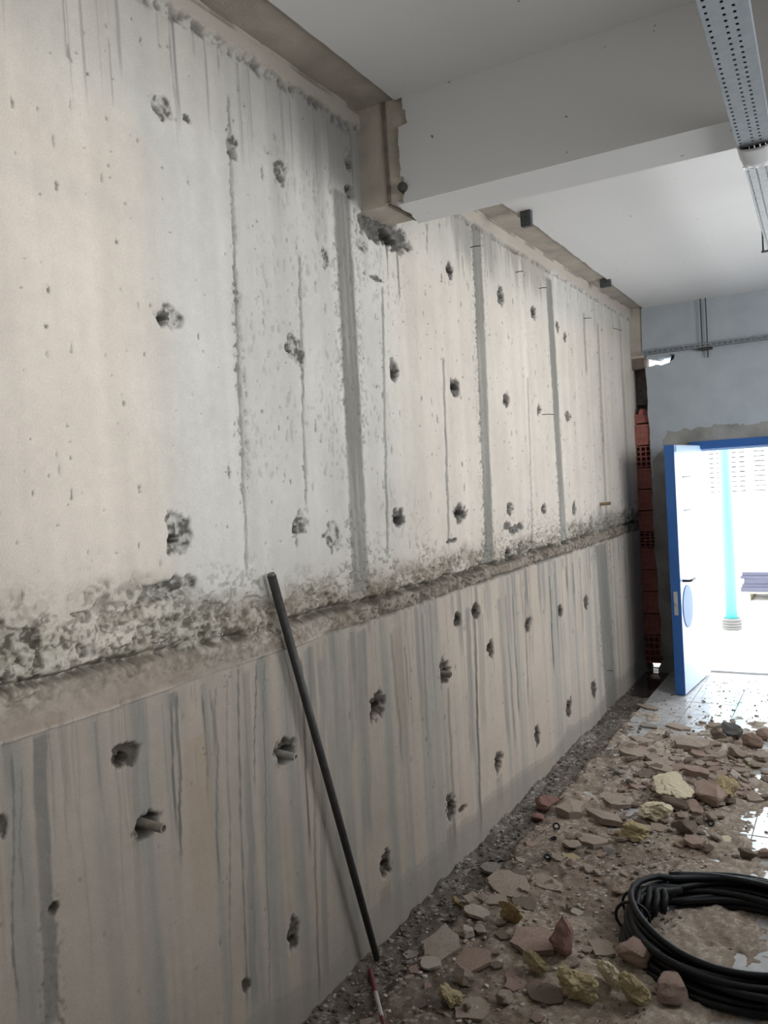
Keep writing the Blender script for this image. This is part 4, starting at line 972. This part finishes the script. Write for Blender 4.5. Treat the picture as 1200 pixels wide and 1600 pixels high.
# middle heap
D_('plaster_slab', 1080, 1176, 66, 22, 'slab', 'plaster', 'long brown slab on the far side of the rubble heap', 'rubble', thick=.045, tilt=(.06, -.08), lift=.01)
D_('stone', 1176, 1174, 34, 18, 'rock', 'pink', 'rounded pink-brown stone at the far right of the heap', 'stone')
D_('stone', 1152, 1192, 28, 19, 'rock', 'plaster', 'grey block on bare tiles at the right of the heap', 'stone')
D_('plaster_slab', 1101, 1190, 44, 15, 'slab', 'pink', 'flat pinkish slab left of the grey block', 'rubble', thick=.03)
D_('plaster_slab', 993, 1190, 48, 16, 'slab', 'plaster', 'flat tan slab at the left end of the far heap', 'rubble', thick=.03)
D_('plaster_slab', 1034, 1200, 46, 17, 'slab', 'plaster', 'curved tan ridge slab in the far heap', 'rubble', thick=.035, tilt=(.0, .14))
D_('plaster_slab', 1032, 1212, 52, 13, 'slab', 'plaster', 'low tan slab in front of the curved ridge slab', 'rubble', thick=.022)
D_('brick_fragment', 1089, 1221, 44, 18, 'slab', 'pink', 'oblong pinkish brick piece in the middle of the heap', 'brick', thick=.05)
D_('plaster_slab', 967, 1262, 50, 22, 'slab', 'plaster', 'smooth oval slab left of the cream foam shell', 'rubble', thick=.03)
D_('plaster_slab', 897, 1280, 42, 30, 'slab', 'plaster', 'blocky tan slab at the left edge of the heap', 'rubble', thick=.05)
D_('plaster_slab', 946, 1290, 66, 18, 'slab', 'plaster', 'long low slab leading from the blocky tan slab', 'rubble', thick=.035)
D_('brick_fragment', 1053, 1276, 48, 22, 'rock', 'brown', 'brown block carrying the cream foam shell', 'brick', thick=.07)
D_('foam_shell', 1052, 1262, 62, 30, 'foam', 'cream', 'curved cream foam shell on top of the heap', 'foam', thick=.045, lift=.055, tilt=(.25, .18))
D_('foam_lump', 1026, 1292, 48, 38, 'foam', 'cream', 'cream foam lump under the left of the foam shell', 'foam', thick=.09)
D_('foam_lump', 993, 1326, 50, 34, 'foam', 'foam', 'rounded yellow foam lump at the near side of the heap', 'foam', thick=.085)
D_('stone', 1110, 1268, 56, 34, 'rock', 'pink', 'large pink-brown stone at the edge of the bare tiles', 'stone', thick=.10)
D_('foam_lump', 1137, 1262, 30, 38, 'foam', 'foam', 'yellow foam lump against the large pink-brown stone', 'foam', thick=.12)
D_('stone', 1072, 1315, 36, 28, 'rock', 'brown', 'brown stone right of the rounded yellow lump', 'stone')
D_('plaster_slab', 1031, 1304, 34, 14, 'slab', 'plaster', 'small flat slab between yellow lump and brown stone', 'rubble', thick=.02)
D_('plaster_slab', 924, 1326, 50, 20, 'slab', 'plaster', 'wavy tan slab in front of the long low slab', 'rubble', thick=.03)
D_('stone', 895, 1334, 28, 18, 'rock', 'plaster', 'flattish tan stone left of the wavy slab', 'stone', thick=.03)
D_('foam_lump', 891, 1348, 26, 15, 'foam', 'foam', 'flat scrap of pale yellow foam on the mud', 'foam', thick=.018)
D_('foam_lump', 1131, 1316, 28, 13, 'foam', 'cream', 'flat cream scrap on the wet tiles', 'foam', thick=.014)
D_('stone', 1108, 1338, 16, 15, 'rock', 'brown', 'small brown stone left of the tile seam', 'stone')
D_('stone', 1169, 1350, 27, 19, 'rock', 'brown', 'dark brown stone at the end of the tile seam', 'stone')
D_('stone', 1149, 1348, 10, 16, 'rock', 'grey', 'little upright grey stone beside the dark brown stone', 'stone')
D_('stone', 1197, 1345, 20, 18, 'rock', 'pink', 'pinkish stone at the right edge above the hose', 'stone')
D_('foam_lump', 1177, 1201, 22, 10, 'foam', 'foam', 'small greenish yellow scrap on the far tiles', 'foam', thick=.025)
D_('stone', 1142, 1160, 36, 24, 'rock', 'dark', 'dark wet lump on the far side of the heap', 'stone')
D_('stone', 1122, 1160, 26, 16, 'rock', 'brown', 'brown lump left of the dark wet lump', 'stone')
D_('stone', 1196, 1160, 26, 18, 'rock', 'pink', 'pink stone cut by the right edge at the far heap', 'stone')
D_('plaster_slab', 1013, 1138, 36, 9, 'slab', 'grey', 'flat grey slab nearest the door on the tiles', 'rubble', thick=.02)
D_('plank', 1010, 1108, 42, 7, 'slab', 'plaster', 'thin plank end in the shade of the blue door', 'wood', thick=.02)
D_('brick_fragment', 855, 1268, 32, 32, 'rock', 'red', 'reddish brick lump at the wall foot near the heap', 'brick', thick=.08)
D_('brick_fragment', 840, 1282, 22, 18, 'rock', 'red', 'smaller reddish lump below the reddish brick lump', 'brick')
D_('plaster_slab', 1000, 1160, 44, 10, 'slab', 'plaster', 'flat flake between far slab and wall foot', 'rubble', thick=.02)
D_('plaster_slab', 1060, 1140, 40, 9, 'slab', 'plaster', 'thin flake on the sunlit side of the far heap', 'rubble', thick=.02)
# rubber rings
def ring(px, py, r, label, upright=0.0):
    p = on_z((px, py)); mb = MB(); mb.tube([(r * math.cos(a), r * math.sin(a), 0) for a in np.linspace(0, 2 * math.pi, 18, endpoint=False)], r * .34, 7, closed=True)
    o = mb.build('rubber_ring', M_rubber, smooth=True); o.location = (p[0], p[1], ground(p[0], p[1]) + r * .34 + r * math.sin(abs(upright)) * .9); o.rotation_euler = (upright, 0, .5)
    tag(o, label, 'ring')
ring(870, 1303, .014, 'black rubber ring on the mud left of the wavy slab', .9)
ring(866, 1319, .012, 'black rubber ring lying just below the upright ring')
ring(1111, 1295, .013, 'black rubber ring at the edge of the wet tiles', 1.0)
ring(768, 1347, .014, 'left one of two black rings by the wet grey slab', .5)
ring(783, 1345, .014, 'right one of two black rings by the wet grey slab', .7)
ring(856, 1350, .013, 'black rubber ring by the flat yellow scrap', .3)

# countable small fragments and the grit that nobody could count
rs = random.Random(77)
small = [chunk_mesh(900 + i, k, c) for i, (k, c) in enumerate([('rock', 'plaster'), ('rock', 'pale'), ('rock', 'brown'), ('slab', 'plaster'), ('slab', 'pale'), ('slab', 'pink'), ('rock', 'grey'), ('rock', 'pink'), ('slab', 'brown'), ('rock', 'wet')])]
cnt = 0
while cnt < 290:
    t = rs.random()
    if t < .52: x, y, w = rs.gauss(.80, .23), rs.gauss(4.55, .50), rs.uniform(.018, .080)
    elif t < .78: x, y, w = rs.uniform(.10, .85), rs.uniform(2.0, 3.5), rs.uniform(.010, .042)
    elif t < .9: x, y, w = abs(rs.gauss(.06, .07)) + .01, rs.uniform(2.1, 6.2), rs.uniform(.010, .026)
    else: x, y, w = rs.uniform(.2, 1.3), rs.uniform(4.6, 6.4), rs.uniform(.012, .04)
    if x < .015 or x > 1.5 or y > 6.9 or (1.175 - x) ** 2 + (3.115 - y) ** 2 < .47 ** 2: continue
    if x > 1.02 and rs.random() < .75: continue
    me = small[rs.randrange(9)] if x > .16 else small[rs.choice([1, 2, 6, 9, 9])]
    o = bpy.data.objects.new('rubble_fragment', me); COL.objects.link(o)
    th = w * (rs.uniform(.16, .3) if me.name.startswith('slab') else rs.uniform(.4, .75))
    o.scale = (w, w * rs.uniform(.6, 1.0), th); o.rotation_euler = (rs.uniform(-.25, .25), rs.uniform(-.25, .25), rs.uniform(0, 6.28)); o.location = (x, y, ground(x, y) - th * .15)
    tag(o, 'small loose fragment of rubble scattered on the muddy floor', 'rubble', 'small rubble fragments on the floor'); cnt += 1
cnt = 0
flk = [chunk_mesh(1200 + i, 'slab', c) for i, c in enumerate(['plaster', 'pink', 'plaster', 'brown', 'plaster', 'pink', 'pale'])]
while cnt < 210:
    x, y, w = (rs.gauss(.84, .20), rs.gauss(4.75, .45), rs.uniform(.035, .105)) if rs.random() < .78 else (rs.uniform(.2, .8), rs.uniform(2.1, 3.7), rs.uniform(.025, .065))
    if x < .12 or x > 1.28 or y > 6.2 or (1.215 - x) ** 2 + (3.10 - y) ** 2 < .52 ** 2: continue
    if x > 1.03 and y < 4.5: continue
    o = bpy.data.objects.new('plaster_flake', flk[rs.randrange(7)]); COL.objects.link(o)
    th = w * rs.uniform(.14, .28); o.scale = (w, w * rs.uniform(.5, .9), th)
    o.rotation_euler = (rs.uniform(-.3, .3), rs.uniform(-.3, .3), rs.uniform(0, 6.28)); o.location = (x, y, ground(x, y) + rs.uniform(-.3, .4) * th)
    tag(o, 'flat flake of broken plaster in the rubble strewn over the floor', 'rubble', 'plaster flakes in the rubble'); cnt += 1
def grit():
    V = []; Fc = []; cols = []
    base = []
    for i in range(6):
        rr = random.Random(i); bm = bmesh.new(); bmesh.ops.create_icosphere(bm, subdivisions=1, radius=.5)
        for v in bm.verts: v.co *= rr.uniform(.65, 1.15)
        base.append(([tuple(v.co) for v in bm.verts], [tuple(q.index for q in f.verts) for f in bm.faces])); bm.free()
    pal = [(.40, .35, .30), (.55, .51, .46), (.24, .2, .17), (.12, .11, .10), (.36, .27, .22), (.46, .42, .36)]
    for i in range(8000):
        t = rs.random()
        if t < .40: x, y = rs.gauss(.72, .30), rs.gauss(4.5, .7)
        elif t < .62: x, y = rs.uniform(.05, 1.0), rs.uniform(1.9, 3.8)
        elif t < .88: x, y = abs(rs.gauss(.02, .10)) + .008, rs.uniform(1.9, 6.6)
        else: x, y = rs.uniform(.2, 1.5), rs.uniform(4.4, 7.1)
        if x < .008 or x > 1.6 or y > 7.1: continue
        if x > 1.02 and rs.random() < .7: continue
        s = min(.022, .004 + rs.expovariate(1 / .0045)); a = rs.uniform(0, 6.28); c, sn = math.cos(a), math.sin(a); bv, bf = base[rs.randrange(6)]
        g = ground(x, y); k = len(V); fl = rs.uniform(.35, .9); w2 = rs.uniform(.7, 1.3)
        for (p, q, r) in bv: V.append((x + s * (p * c * w2 - q * sn), y + s * (p * sn * w2 + q * c), g + s * fl * (r + .25)))
        for f in bf: Fc.append(tuple(j + k for j in f))
        cl = rs.choice(pal) if x > .17 else rs.choice([(.34, .31, .28), (.2, .17, .145), (.09, .08, .07), (.13, .11, .095), (.09, .08, .07), (.16, .135, .115)]); cols += [cl] * len(bv)
    me = bpy.data.meshes.new('grit'); me.from_pydata(V, [], Fc); me.update()
    at = me.color_attributes.new('tint', 'FLOAT_COLOR', 'POINT'); at.data.foreach_set('color', np.c_[np.array(cols), np.ones(len(cols))].ravel())
    o = link_mesh('grit', me, vcol_mat('loose_grit', .85, .15, 200, .2)); tag(o, 'loose grit and pebbles strewn along the wall foot and floor', 'grit', kind='stuff')
grit()
